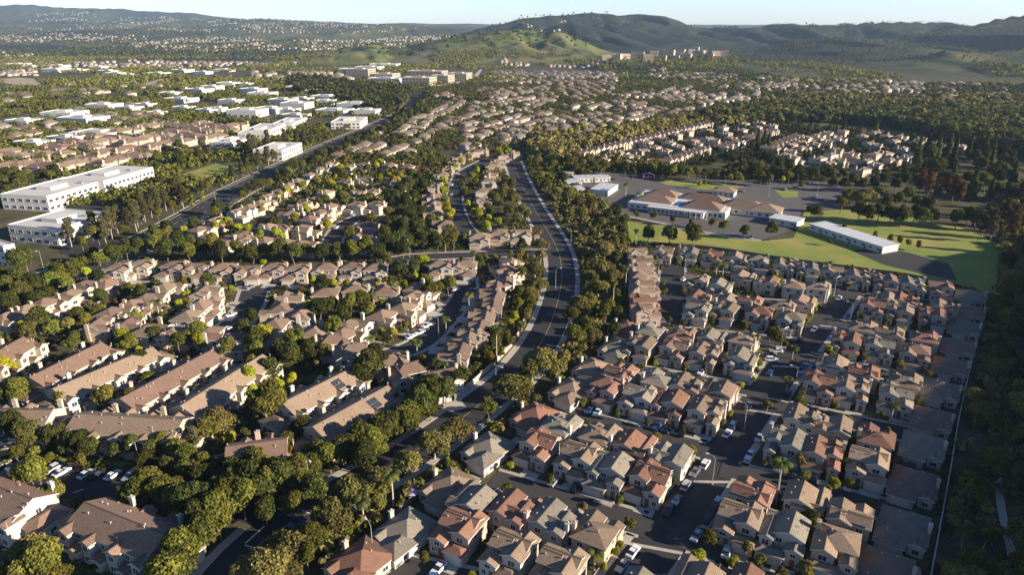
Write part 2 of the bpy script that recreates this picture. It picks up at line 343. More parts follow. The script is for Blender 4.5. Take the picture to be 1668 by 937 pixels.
# ------------------------------------------------------------------ buildings: blueprints
class BP:
    """a building: wall and roof meshes plus part meshes, each in the building's own coordinates (front = -y)"""
    def __init__(s): s.wall = MB(); s.roof = MB(); s.parts = []; s.flip = False
    def add(s, name, mb, mats, kids=()): s.parts.append((name, mb, mats, kids))
    def walls(s, x0, x1, y0, y1, h, z0=-.4):
        w_ = s.wall
        for a, b_ in (((x0,y0),(x1,y0)), ((x1,y0),(x1,y1)), ((x1,y1),(x0,y1)), ((x0,y1),(x0,y0))):
            w_.face([(*a, z0), (*b_, z0), (*b_, h), (*a, h)])
        w_.face([(x0,y0,h),(x1,y0,h),(x1,y1,h),(x0,y1,h)])
    def gable(s, x0, x1, y0, y1, h, ax='y', p=.42, oh=.5, z0=-.4, walls=True):
        if walls: s.walls(x0, x1, y0, y1, h, z0)
        def Q(a, b_, z): return (a, b_, z) if ax == 'y' else (b_, a, z)
        a0, a1, b0, b1 = (x0, x1, y0, y1) if ax == 'y' else (y0, y1, x0, x1)
        mid = (a0+a1)/2; hw = (a1-a0)/2; rz = h+hw*p; T = .2; o2 = .35
        for b_ in (b0, b1): s.wall.face([Q(a0, b_, h), Q(a1, b_, h), Q(mid, b_, rz-.02)])
        ez = h-oh*p; sl_ = math.hypot(hw+oh, rz-ez)
        for e, in ((a0-oh,), (a1+oh,)):
            lo = [Q(e, b0-o2, ez+T), Q(e, b1+o2, ez+T)]; hi = [Q(mid, b1+o2, rz+T), Q(mid, b0-o2, rz+T)]
            top = lo+hi; bot = [(x, y, z-T) for x, y, z in top]
            s.roof.face(top, 0, [(b0, 0), (b1, 0), (b1, sl_), (b0, sl_)])
            s.roof.face(bot[::-1], 1)
            for i in (0, 1, 3): s.roof.face([top[i], top[(i+1) % 4], bot[(i+1) % 4], bot[i]], 1)
        # ridge cap
        s.roof.face([Q(mid-.18, b0-o2, rz+T-.03), Q(mid, b0-o2, rz+T+.07), Q(mid, b1+o2, rz+T+.07), Q(mid-.18, b1+o2, rz+T-.03)], 0)
        s.roof.face([Q(mid+.18, b0-o2, rz+T-.03), Q(mid, b0-o2, rz+T+.07), Q(mid, b1+o2, rz+T+.07), Q(mid+.18, b1+o2, rz+T-.03)], 0)
        return rz
    def hip(s, x0, x1, y0, y1, h, p=.42, oh=.5, z0=-.4, walls=True):
        if walls: s.walls(x0, x1, y0, y1, h, z0)
        X0, X1, Y0, Y1 = x0-oh, x1+oh, y0-oh, y1+oh; T = .2; e = h-oh*p+T
        hw = min(X1-X0, Y1-Y0)/2; rz = e+hw*p
        if X1-X0 < Y1-Y0: r0 = ((X0+X1)/2, Y0+hw, rz); r1 = ((X0+X1)/2, Y1-hw, rz)
        else: r0 = (X0+hw, (Y0+Y1)/2, rz); r1 = (X1-hw, (Y0+Y1)/2, rz)
        c = [(X0, Y0, e), (X1, Y0, e), (X1, Y1, e), (X0, Y1, e)]; sl_ = math.hypot(hw, hw*p)
        if X1-X0 < Y1-Y0: fs = [(c[0], c[1], r0), (c[1], c[2], r1, r0), (c[2], c[3], r1), (c[3], c[0], r0, r1)]
        else: fs = [(c[0], c[1], r1, r0), (c[1], c[2], r1), (c[2], c[3], r0, r1), (c[3], c[0], r0)]
        for f in fs:
            L = math.dist(f[0], f[1])
            s.roof.face(list(f), 0, [(0, 0), (L, 0), (L-hw, sl_), (hw, sl_)] if len(f) == 4 else [(0, 0), (L, 0), (L/2, sl_)])
        for i in range(4):
            a, b_ = c[i], c[(i+1) % 4]; s.roof.face([a, b_, (b_[0], b_[1], b_[2]-T), (a[0], a[1], a[2]-T)], 1)
        s.roof.face([(q[0], q[1], q[2]-T) for q in c], 1)
        return rz
    def opening(s, side, a, z, wd, ht, at, kind='window'):
        """side: 'f' -y, 'b' +y, 'l' -x, 'r' +x; a = position along the wall, at = the wall's coordinate"""
        sg = {'f': -1, 'b': 1, 'l': -1, 'r': 1}[side]
        def B(mb, a0, a1, z0, z1, d0, d1, mi=0):
            lo, hi = sorted((at+sg*d0, at+sg*d1))
            if side in 'fb': mb.box(a0, a1, lo, hi, z0, z1, mi)
            else: mb.box(lo, hi, a0, a1, z0, z1, mi)
        fr = MB(); gl = MB(); t_ = .11; a0, a1, z0, z1 = a-wd/2, a+wd/2, z, z+ht
        if kind == 'window':
            B(fr, a0-t_, a1+t_, z1, z1+t_, -.05, .09); B(fr, a0-t_-.05, a1+t_+.05, z0-t_, z0, -.05, .14)
            B(fr, a0-t_, a0, z0, z1, -.05, .09); B(fr, a1, a1+t_, z0, z1, -.05, .09); B(fr, a-.03, a+.03, z0, z1, -.05, .06)
            B(gl, a0, a1, z0, z1, -.05, .03); s.add('window', fr, ['trim'], [('pane', gl, ['glass'])])
        elif kind == 'door':
            B(fr, a0, a1, z0, z1, -.05, .07); s.add('door', fr, ['door_wood'])
        elif kind == 'garage_door':
            for k in range(4): B(fr, a0, a1, z0+ht*k/4+.02, z0+ht*(k+1)/4-.02, -.05, .06)
            B(fr, a0-.1, a1+.1, z1-.02, z1+.14, -.05, .1); s.add('garage_door', fr, ['garage_paint'])
    def chimney(s, x, y, z0, z1, a=.55, b_=.4):
        mb = MB(); mb.box(x-a, x+a, y-b_, y+b_, z0, z1); mb.box(x-a-.1, x+a+.1, y-b_-.1, y+b_+.1, z1+.003, z1+.2); mb.box(x-.18, x+.18, y-.18, y+.18, z1+.2, z1+.5)
        s.add('chimney', mb, ['@wall'])
    def vent(s, x, y, z):
        mb = MB(); mb.tube([(x, y, z-.6), (x, y, z+.45)], .09, 6); mb.box(x-.16, x+.16, y-.16, y+.16, z+.45, z+.55); s.add('roof_vent', mb, ['vent_metal'])
    def finish(s, name, mirror=False):
        allp = [('wall', s.wall, ['@wall'], ()), ('roof', s.roof, ['@roof', 'trim'], ())] + s.parts
        out = []
        for nm, mb, mats, kids in allp:
            def mk(nm_, mb_, mats_):
                if mirror: mb_.mirror()
                ms = [MATS['stucco_cream'] if m_ == '@wall' else MATS['tile_tan'] if m_ == '@roof' else MATS[m_] for m_ in mats_]
                return (nm_, mb_.mesh(nm_, ms), mats_)
            out.append((mk(nm, mb, mats), [mk(*k) for k in kids]))
        s.out = out; return s
def build(bp, name, x, y, head, roof, wall, label, cat, group, detail=3, z=None, sc=1.0):
    """detail 3 everything, 2 no panes/vents, 1 wall and roof and chimney, as far as the photo shows them"""
    e = bpy.data.objects.new(name, None); C.objects.link(e); e.empty_display_size = .5
    e.location = (x, y, gz(x, y) if z is None else z); e.rotation_euler = (0, 0, -radians(head)); e.scale = (sc, sc, sc)
    tag(e, label, cat, group)
    def mk(d, par):
        nm, me, mats = d; o = link(nm, me, par)
        for i, m_ in enumerate(mats):
            if m_[0] == '@':
                o.material_slots[i].link = 'OBJECT'; o.material_slots[i].material = MATS[wall if m_ == '@wall' else roof]
        return o
    for d, kids in bp.out:
        if detail < 3 and d[0] == 'roof_vent': continue
        if detail < 2 and d[0] in ('window', 'door', 'garage_door'): continue
        o = mk(d, e)
        if detail >= 2:
            for k in kids:
                mk(k, o)
    return e

def bp_near(k, mirror):
    """two-storey small-lot houses: garage front, tower entry, stepped gables with ridges running front to back"""
    b_ = BP()
    if k == 0:
        rz = b_.gable(-.6, 4.3, -3.6, 5.2, 5.5, 'y'); b_.gable(-4.3, -.62, -1.6, 5.6, 5.3, 'y', .42)
        b_.gable(-4.1, 1.6, .2, 4.4, 5.35, 'x', .40, walls=False)
        b_.gable(-4.5, -1.9, -5.4, -1.5, 3.9, 'y', .45, .35); b_.hip(-.5, 4.25, -5.7, -3.5, 2.8, .42, .45)
        b_.opening('f', 1.9, .05, 4.0, 2.2, -5.7, 'garage_door'); b_.opening('f', -3.2, .1, 1.0, 2.2, -5.4, 'door'); b_.opening('f', -3.2, 2.75, .9, .7, -5.4)
        b_.opening('f', 2.0, 3.4, 1.7, 1.3, -3.6); b_.opening('f', -2.4, 4.15, 1.2, .8, -1.6)
        b_.opening('r', -1.2, 3.4, 1.1, 1.2, 4.3); b_.opening('r', 2.6, 3.4, 1.3, 1.2, 4.3); b_.opening('r', 2.0, .9, 1.5, 1.3, 4.3)
        b_.opening('l', 1.2, 3.3, 1.1, 1.2, -4.3); b_.opening('l', 4.0, .9, 1.2, 1.2, -4.3); b_.opening('b', 1.8, 3.4, 1.4, 1.2, 5.2); b_.opening('b', -2.5, 3.3, 1.2, 1.2, 5.6); b_.opening('b', 1.6, .3, 2.2, 2.0, 5.2)
        b_.vent(2.9, .5, 6.2); b_.vent(3.3, 2.8, 6.0); b_.vent(-2.9, 2.5, 6.1); b_.chimney(-4.65, 3.2, 0, 7.3, .4, .7)
    elif k == 1:
        b_.gable(-1.8, 4.2, -2.2, 5.5, 5.6, 'y', .42); b_.gable(-4.4, -1.82, -4.0, 3.2, 5.0, 'y', .45, .4); b_.gable(-4.2, 2.2, 2.9, 5.9, 5.2, 'x', .42)
        b_.gable(1.2, 4.6, -4.9, -2.1, 4.1, 'y', .45, .35); b_.hip(-4.6, 1.0, -6.1, -3.8, 2.7, .4, .45)
        b_.opening('f', -2.2, .05, 4.4, 2.2, -6.1, 'garage_door'); b_.opening('f', 2.9, .1, 1.0, 2.2, -4.9, 'door'); b_.opening('f', 2.9, 2.8, 1.0, .9, -4.9)
        b_.opening('f', -3.1, 3.2, 1.4, 1.3, -4.0); b_.opening('f', -.6, 3.5, 1.2, 1.2, -2.2)
        b_.opening('r', .6, 3.5, 1.2, 1.2, 4.2); b_.opening('r', 3.6, 3.5, .9, 1.2, 4.2); b_.opening('r', 1.6, .9, 1.6, 1.3, 4.2); b_.opening('l', -1.2, 3.1, 1.1, 1.1, -4.4); b_.opening('l', 1.6, .9, 1.1, 1.2, -4.4)
        b_.opening('b', 1.5, 3.5, 1.4, 1.2, 5.9) if False else b_.opening('b', -2.0, 3.2, 1.3, 1.2, 5.9); b_.opening('b', -1.2, .3, 2.2, 2.0, 5.9); b_.opening('b', 3.2, 3.4, 1.1, 1.2, 5.5)
        b_.vent(2.7, 1.0, 6.4); b_.vent(3.1, 3.6, 6.3); b_.vent(.2, 2.2, 6.5)
    elif k == 2:
        b_.hip(-4.2, 3.6, -1.4, 5.6, 5.5, .42); b_.gable(-.2, 4.3, -4.0, 2.4, 5.2, 'y', .45, .4)
        b_.gable(-4.5, -1.4, -4.6, -1.3, 4.2, 'y', .45, .35); b_.hip(-1.3, 4.5, -6.2, -3.9, 2.7, .4, .45)
        b_.opening('f', 1.8, .05, 4.4, 2.2, -6.2, 'garage_door'); b_.opening('f', -3.0, .1, 1.0, 2.2, -4.6, 'door'); b_.opening('f', -3.0, 2.9, 1.0, 1.0, -4.6)
        b_.opening('f', 2.05, 3.3, 1.7, 1.3, -4.0); b_.opening('f', -2.4, 4.3, 1.1, .8, -1.4)
        b_.opening('r', -1.2, 3.2, 1.1, 1.2, 4.3); b_.opening('r', 4.2, 3.4, 1.0, 1.2, 3.6); b_.opening('r', 3.8, .9, 1.2, 1.2, 3.6); b_.opening('l', 1.0, 3.4, 1.2, 1.2, -4.2); b_.opening('l', 3.9, .9, 1.2, 1.2, -4.2)
        b_.opening('b', -2.2, 3.4, 1.3, 1.2, 5.6); b_.opening('b', 1.6, 3.4, 1.3, 1.2, 5.6); b_.opening('b', 0, .3, 2.2, 2.0, 5.6)
        b_.vent(1.2, 2.2, 6.8); b_.vent(-1.6, 3.0, 6.8); b_.vent(3.2, -1.6, 5.7); b_.chimney(4.0, 3.4, 0, 7.4, .4, .6)
    elif k == 3:
        b_.gable(-4.3, .2, -2.4, 5.6, 5.5, 'y', .42); b_.gable(.0, 4.3, -.6, 4.6, 5.3, 'x', .42, .45); b_.gable(-3.9, 4.1, 1.2, 4.3, 5.9, 'x', .42, walls=False)
        b_.gable(.3, 4.4, -4.8, -.5, 4.0, 'y', .42, .4); b_.hip(-4.5, .1, -5.4, -2.3, 2.75, .4, .4)
        b_.opening('f', -2.2, .05, 4.0, 2.2, -5.4, 'garage_door'); b_.opening('f', 1.4, .1, 1.0, 2.2, -4.8, 'door'); b_.opening('f', 3.2, 1.0, 1.0, 1.1, -4.8); b_.opening('f', 2.3, 2.9, 1.3, .9, -4.8)
        b_.opening('f', -2.1, 3.5, 1.6, 1.3, -2.4); b_.opening('f', 2.4, 4.7 if False else 3.9, .01, .01, -.6) if False else None
        b_.opening('r', 1.8, 3.3, 1.2, 1.2, 4.3); b_.opening('r', 1.9, .9, 1.4, 1.2, 4.3); b_.opening('r', -2.6, .9, 1.1, 1.2, 4.4); b_.opening('l', .2, 3.4, 1.2, 1.2, -4.3); b_.opening('l', 3.6, 3.4, 1.0, 1.2, -4.3)
        b_.opening('b', -2.0, 3.5, 1.4, 1.2, 5.6); b_.opening('b', 2.2, 3.3, 1.3, 1.2, 4.6); b_.opening('b', 2.0, .3, 2.0, 2.0, 4.6)
        b_.vent(-1.2, 1.6, 6.4); b_.vent(-1.0, 3.8, 6.4); b_.vent(3.2, 1.0, 5.9)
    return b_.finish('near', mirror)
def bp_single(mirror):
    b_ = BP()
    b_.hip(-5.4, 5.2, -3.4, 7.6, 3.1, .44, .5); b_.hip(-.8, 5.6, -8.0, .5, 3.0, .42, .5); b_.gable(-5.2, -1.6, -5.6, -1.0, 2.95, 'y', .42, .4)
    b_.opening('f', 2.4, .05, 4.4, 2.2, -8.0, 'garage_door'); b_.opening('f', -3.4, .7, 1.5, 1.3, -5.6); b_.opening('l', -2.6, .8, 1.2, 1.2, -5.2 if False else -5.2)
    b_.opening('f', -1.25, .05, .9, 2.1, -3.4, 'door'); b_.opening('l', 3.2, .8, 1.4, 1.2, -5.4); b_.opening('r', -4.6, .8, 1.2, 1.2, 5.6); b_.opening('r', 4.2, .8, 1.6, 1.2, 5.2); b_.opening('b', 2.2, .2, 2.4, 2.0, 7.6); b_.opening('b', -2.6, .8, 1.5, 1.2, 7.6)
    b_.vent(1.4, 3.6, 4.9); b_.vent(-1.8, 4.8, 4.6); b_.vent(3.4, -4.0, 4.1); b_.chimney(-5.6, 1.6, 0, 5.6, .4, .6)
    return b_.finish('single', mirror)
def bp_mid(k, mirror):
    """larger two-storey houses of the older streets: hips and gables, cream walls"""
    b_ = BP()
    if k == 0:
        b_.hip(-5.4, 4.2, -1.2, 6.4, 5.4, .42); b_.gable(.4, 5.4, -4.2, 3.6, 5.2, 'y', .45); b_.hip(-5.6, -.2, -6.6, -1.1, 2.9, .42); b_.gable(-1.4, 1.2, -3.4, -1.0, 4.4, 'y', .45, .35)
        b_.opening('f', -2.9, .05, 4.6, 2.2, -6.6, 'garage_door'); b_.opening('f', -.1, .1, 1.0, 2.2, -3.4, 'door'); b_.opening('f', 2.9, 3.3, 1.8, 1.3, -4.2); b_.opening('f', 2.9, .8, 2.0, 1.4, -4.2); b_.opening('f', -3.2, 3.7, 1.3, 1.1, -1.2)
        b_.opening('r', -2.0, 3.3, 1.2, 1.2, 5.4); b_.opening('r', 2.0, 3.3, 1.2, 1.2, 5.4); b_.opening('r', -2.2, .8, 1.4, 1.3, 5.4); b_.opening('r', 5.0, 3.3, 1.1, 1.2, 4.2)
        b_.opening('l', 2.4, 3.4, 1.4, 1.2, -5.4); b_.opening('l', 2.4, .8, 1.6, 1.2, -5.4); b_.opening('l', -4.2, .8, 1.0, 1.1, -5.6); b_.opening('b', -2.4, 3.4, 1.4, 1.2, 6.4); b_.opening('b', 1.6, 3.4, 1.4, 1.2, 6.4); b_.opening('b', 0, .2, 2.4, 2.0, 6.4)
        b_.vent(-1.4, 3.8, 6.8); b_.vent(2.0, 4.6, 6.2); b_.chimney(5.75, 1.0, 0, 7.8, .4, .7)
    elif k == 1:
        b_.gable(-5.2, 5.0, .2, 6.2, 5.4, 'x', .42); b_.gable(-5.3, -.8, -3.6, 3.2, 5.15, 'y', .45); b_.hip(-.6, 5.4, -5.4, .3, 2.95, .42); b_.gable(1.4, 4.2, -1.0, 3.0, 5.8, 'y', .45, .35)
        b_.opening('f', 2.6, .05, 4.6, 2.2, -5.4, 'garage_door'); b_.opening('f', -3.0, 3.2, 1.8, 1.3, -3.6); b_.opening('f', -3.9, .8, 1.6, 1.4, -3.6); b_.opening('f', -1.6, .1, .9, 2.1, -3.6, 'door'); b_.opening('f', 2.8, 4.3, 1.2, 1.0, -1.0)
        b_.opening('r', 2.2, 3.4, 1.2, 1.2, 5.0); b_.opening('r', 4.6, 3.4, 1.0, 1.2, 5.0); b_.opening('r', -2.6, .9, 1.3, 1.2, 5.4); b_.opening('l', -1.6, 3.2, 1.2, 1.2, -5.3); b_.opening('l', 4.4, 3.4, 1.2, 1.2, -5.2)
        b_.opening('b', -3.0, 3.4, 1.4, 1.2, 6.2); b_.opening('b', 2.4, 3.4, 1.4, 1.2, 6.2); b_.opening('b', 0, .2, 2.4, 2.0, 6.2); b_.opening('b', -.2, 3.4, .9, 1.2, 6.2)
        b_.vent(3.2, 4.8, 6.1); b_.vent(-2.2, 4.8, 6.1); b_.chimney(-5.6, 3.6, 0, 7.4, .4, .6)
    elif k == 2:
        b_.hip(-4.6, 5.2, -2.4, 6.0, 5.4, .44); b_.gable(-5.0, -.6, -5.2, -1.0, 4.9, 'y', .45, .4); b_.hip(-.5, 5.0, -5.8, -2.3, 2.95, .42)
        b_.opening('f', 2.3, .05, 4.4, 2.2, -5.8, 'garage_door'); b_.opening('f', -2.8, 3.0, 1.6, 1.2, -5.2); b_.opening('f', -3.7, .8, 1.4, 1.3, -5.2); b_.opening('f', -1.5, .1, .9, 2.1, -5.2, 'door'); b_.opening('f', 1.2, 3.7, 1.2, 1.1, -2.4); b_.opening('f', 3.8, 3.7, 1.2, 1.1, -2.4)
        b_.opening('r', .6, 3.4, 1.2, 1.2, 5.2); b_.opening('r', 4.0, 3.4, 1.2, 1.2, 5.2); b_.opening('r', 2.2, .8, 1.8, 1.3, 5.2); b_.opening('l', 1.4, 3.4, 1.2, 1.2, -4.6); b_.opening('l', 4.4, 3.4, 1.0, 1.2, -4.6); b_.opening('l', -3.2, .9, 1.2, 1.2, -5.0)
        b_.opening('b', -2.4, 3.4, 1.4, 1.2, 6.0); b_.opening('b', 2.4, 3.4, 1.4, 1.2, 6.0); b_.opening('b', 0, .2, 2.4, 2.0, 6.0)
        b_.vent(1.4, 4.0, 6.6); b_.vent(3.6, 1.2, 6.1); b_.chimney(5.55, 2.4, 0, 7.6, .4, .7)
    return b_.finish('mid', mirror)
def bp_town(L, seed, n=None):
    """long row block: ridge along y, gabled bays on the right (+x) side, chimneys on the left"""
    r = random.Random(seed); b_ = BP(); h = 5.8; W = 5.6
    b_.gable(-W, W-.8, -L/2+3, L/2-3, h, 'y', .46)
    b_.hip(-W+.8, W-2.2, -L/2-2.4, -L/2+3.2, 3.4, .42, .45); b_.hip(-W+.8, W-2.2, L/2-3.2, L/2+2.4, 3.4, .42, .45)
    n = max(2, round(L/10)); st = (L-8)/n
    for i in range(n+1):
        y = -L/2+4.2+st*i; wd = 3.4 if i % 2 == 0 else 2.8
        b_.gable(W-3.2, W+1.0+.23*(i % 2), y-wd/2, y+wd/2, h-.3, 'x', .5, .35)
        xo = W+1.0+.23*(i % 2)
        b_.opening('r', y, 3.5, 1.5, 1.4, xo); b_.opening('r', y, .7, 1.5, 1.5, xo)
        if i < n:
            ym = y+st/2
            b_.opening('r', ym-1.2, 3.5, 1.2, 1.3, W-.8); b_.opening('r', ym+1.2, 3.5, 1.2, 1.3, W-.8); b_.opening('r', ym, .1, 1.0, 2.1, W-.8, 'door')
            b_.gable(W-1.5, W+2.0, ym-1.6, ym+1.6, 2.7, 'x', .42, .3)
            b_.opening('l', ym, .05, 4.2, 2.2, -W, 'garage_door'); b_.opening('l', ym-1.5, 3.5, 1.2, 1.2, -W); b_.opening('l', ym+1.5, 3.5, 1.2, 1.2, -W)
            b_.gable(-W-1.8, -W+3.0, y+1.2, y+4.4, h-.4, 'x', .5, .35)
            (b_.chimney(-W-.6, ym+2.6, 0, 8.2, .4, .6) if i % 2 == 0 else None)
        for q in range(3):
            xx = r.uniform(-W+1.5, W-2); b_.vent(xx, y+r.uniform(-2, 3), h+(W-.4-abs(xx+.4))*.46+.15)
    b_.opening('f', -2.6, .8, 1.4, 1.3, -L/2-2.4); b_.opening('f', .6, .8, 1.4, 1.3, -L/2-2.4); b_.opening('f', -2, 3.9, 1.2, 1.2, -L/2+3); b_.opening('f', 1.6, 3.9, 1.2, 1.2, -L/2+3)
    b_.opening('b', 0, .8, 1.4, 1.3, L/2+2.4); b_.opening('b', -1, 3.9, 1.2, 1.2, L/2-3)
    return b_.finish('town')
def bp_row(mirror, k):
    """narrow terrace house seen far off: tall lit gable wall to the right"""
    b_ = BP()
    b_.gable(-5.5, 5.2, -3.4, 3.2, 5.4, 'x', .48, .4); b_.gable(1.0, 6.4, -3.1, .4, 5.0, 'x', .5, .35) if k == 0 else b_.gable(1.2, 6.2, -.6, 3.0, 4.8, 'x', .5, .35)
    xo, yo = (6.4, -1.35) if k == 0 else (6.2, 1.2)
    b_.opening('r', yo, 3.2, 1.3, 1.3, xo); b_.opening('r', yo, .2, 2.4, 2.1, xo, 'garage_door')
    b_.opening('r', yo+3.2 if k == 0 else yo-3.0, 3.3, 1.1, 1.2, 5.2); b_.chimney(-3, 3.5, 0, 7.4, .4, .4)
    return b_.finish('row', mirror)
NEAR = [bp_near(k, m_) for k in range(4) for m_ in (False, True)]
SING = [bp_single(False), bp_single(True)]
MID = [bp_mid(k, m_) for k in range(3) for m_ in (False, True)]
ROWS = [bp_row(m_, k) for k in (0, 1) for m_ in (False, True)]

# ------------------------------------------------------------------ occupancy map: what trees must keep clear of
OX, OY, OR = -420, 80, 1.0; OW, OHh = 900, 760
OCC = np.zeros((OHh, OW), np.uint8)       # 1 building, 2 road, 4 open lawn or yard
FOOT = []
def mark_rect(x, y, head, hx, hy, val):
    FOOT.append((x, y, head, hx, hy))
    c, s_ = cos(radians(head)), sin(radians(head)); r = int(math.hypot(hx, hy)+2)
    for iy in range(int(y-OY)-r, int(y-OY)+r+1):
        if not 0 <= iy < OHh: continue
        for ix in range(int(x-OX)-r, int(x-OX)+r+1):
            if 0 <= ix < OW:
                dx, dy = ix+.5+OX-x, iy+.5+OY-y
                if abs(dx*c-dy*s_) < hx and abs(dx*s_+dy*c) < hy: OCC[iy, ix] |= val
def occ(x, y):
    ix, iy = int(x-OX), int(y-OY)
    return int(OCC[iy, ix]) if 0 <= ix < OW and 0 <= iy < OHh else 0
def inpoly(x, y, P_):
    r = False; n = len(P_)
    for i in range(n):
        x0, y0 = P_[i]; x1, y1 = P_[(i+1) % n]
        if (y0 > y) != (y1 > y) and x < (x1-x0)*(y-y0)/(y1-y0)+x0: r = not r
    return r
def mark_poly(P_, val):
    xs = [p[0] for p in P_]; ys = [p[1] for p in P_]
    for iy in range(max(0, int(min(ys)-OY)), min(OHh, int(max(ys)-OY)+1)):
        for ix in range(max(0, int(min(xs)-OX)), min(OW, int(max(xs)-OX)+1)):
            if inpoly(ix+.5+OX, iy+.5+OY, P_): OCC[iy, ix] |= val

# ------------------------------------------------------------------ roads
def smooth(P_, step=4.0):
    P_ = [np.array(p, float) for p in P_]; out = []
    E = [2*P_[0]-P_[1]]+P_+[2*P_[-1]-P_[-2]]
    for i in range(1, len(E)-2):
        p0, p1, p2, p3 = E[i-1:i+3]; n = max(2, int(np.linalg.norm(p2-p1)/step))
        for k in range(n):
            t_ = k/n; out.append(.5*((2*p1)+(-p0+p2)*t_+(2*p0-5*p1+4*p2-p3)*t_**2+(-p0+3*p1-3*p2+p3)*t_**3))
    out.append(P_[-1]); return out
def offset(pts, d):
    o = []
    for i, p in enumerate(pts):
        a = pts[max(0, i-1)]; b_ = pts[min(len(pts)-1, i+1)]; t_ = b_-a; t_ = t_/(np.linalg.norm(t_)+1e-9)
        o.append(np.array([p[0]+t_[1]*d, p[1]-t_[0]*d]))
    return o
_rz = [.012]
ROADS = []
def road(name, P_, width, mat='asphalt', walk=1.5, sides=(1, 1), raw=False, verge=0):
    pts = P_ if raw else smooth(P_); _rz[0] += .004; z = _rz[0]
    L = offset(pts, -width/2); R = offset(pts, width/2); mb = MB()
    for i in range(len(pts)-1):
        mb.face([(*L[i], z+gz(*L[i])), (*R[i], z+gz(*R[i])), (*R[i+1], z+gz(*R[i+1])), (*L[i+1], z+gz(*L[i+1]))])
    struct(name, mb.mesh(name, [mat]))
    for p in pts: mark_rect(p[0], p[1], 0, width/2+walk+1, width/2+walk+1, 2)
    ROADS.append((pts, width, walk, sides, verge)); return pts
def in_road(x, y, skip, pad=0.2):
    for k, (pts, wd, wk, sd, vg) in enumerate(ROADS):
        if k == skip: continue
        for p in pts[::1]:
            if (p[0]-x)**2+(p[1]-y)**2 < (wd/2+pad)**2+4: return True
    return False
def pavements():
    for k, (pts, wd, wk, sd, vg) in enumerate(ROADS):
        if wk <= 0: continue
        for s_, on in ((-1, sd[0]), (1, sd[1])):
            if not on: continue
            a = offset(pts, s_*(wd/2)); b_ = offset(pts, s_*(wd/2+.18)); c = offset(pts, s_*(wd/2+.18+vg)); d = offset(pts, s_*(wd/2+.18+vg+wk)); mb = MB(); z = .14
            for i in range(len(pts)-1):
                mx = (d[i]+d[i+1])/2
                if in_road(mx[0], mx[1], k): continue
                g_ = gz(*a[i])
                def q(u, v_): mb.face([(*u[i], g_+z), (*v_[i], g_+z), (*v_[i+1], g_+z), (*u[i+1], g_+z)])
                q(a, b_); mb.face([(*a[i], g_-.05), (*a[i+1], g_-.05), (*a[i+1], g_+z), (*a[i], g_+z)])
                if vg == 0: q(b_, d)
                else: q(c, d)
                mb.face([(*d[i], g_-.05), (*d[i+1], g_-.05), (*d[i+1], g_+z), (*d[i], g_+z)])
            if mb.f: struct('pavement', mb.mesh('pavement', ['concrete']))
def stripe(name, pts, d, wd=.14, mat='paint_white', dash=None):
    a = offset(pts, d-wd/2); b_ = offset(pts, d+wd/2); mb = MB()
    for i in range(len(pts)-1):
        if dash and i % dash: continue
        z = _rz[0]+.004
        mb.face([(*a[i], z), (*b_[i], z), (*b_[i+1], z), (*a[i+1], z)])
    struct(name, mb.mesh(name, [mat]))

AV = [(835, 262), (845, 290), (870, 340), (905, 400), (915, 450), (903, 510), (880, 560), (840, 610), (790, 652), (735, 695), (650, 752), (565, 800), (500, 838), (432, 880), (375, 940), (350, 985)]
avenue = road('avenue', [G(*p) for p in AV], 12.6, walk=2.0, sides=(1, 1))
main_px = [(1376, 478), (1340, 524), (1270, 610), (1205, 700), (1150, 780), (1085, 870), (1030, 945), (990, 1010)]
main_st = road('wide_street', [G(*p) for p in main_px], 11.0, walk=1.8)
S2 = road('short_street', [G(*p) for p in [(1096, 432), (1093, 480), (1090, 510), (1076, 545), (1062, 560)]], 10.5, walk=1.2)
S3 = road('cul_de_sac', [G(*p) for p in [(757, 452), (757, 480), (738, 505), (716, 530), (690, 556), (655, 573), (618, 583)]], 9.5, walk=1.3)
S4 = road('side_street', [G(*p) for p in [(418, 460), (405, 500), (380, 530), (345, 560)]], 11, walk=1.3)
S5 = road('cross_street', [G(*p) for p in [(150, 470), (230, 466), (330, 462), (420, 464), (478, 468)]], 9, walk=1.3)
S6 = road('curving_street', [G(*p) for p in [(790, 262), (757, 280), (744, 300), (741, 330), (750, 360), (768, 383), (800, 392)]], 9.5, walk=1.2)
S7 = road('loop_street', [G(*p) for p in [(640, 345), (598, 350), (562, 365), (545, 385), (540, 402)]], 9.5, walk=1.2)
S8 = road('collector_street', [G(*p) for p in [(648, 432), (650, 422), (700, 418), (780, 415), (862, 412), (905, 412)]], 9.5, walk=1.2)
ART = [(-160, 520), (20, 472), (150, 432), (240, 393), (310, 355), (372, 318), (440, 283), (500, 255), (560, 228), (620, 202), (655, 185), (676, 166), (684, 150)]
art = road('arterial_road', [G(*p) for p in ART], 20, walk=1.8, verge=2.5)
SE = road('entry_road', [G(*p) for p in [(470, 852), (410, 830), (345, 802), (280, 785), (200, 790), (110, 795), (20, 800), (-80, 806)]], 9, walk=0)
NB = road('parking_lane', [G(*p) for p in [(18, 905), (60, 985)]], 12, walk=0)
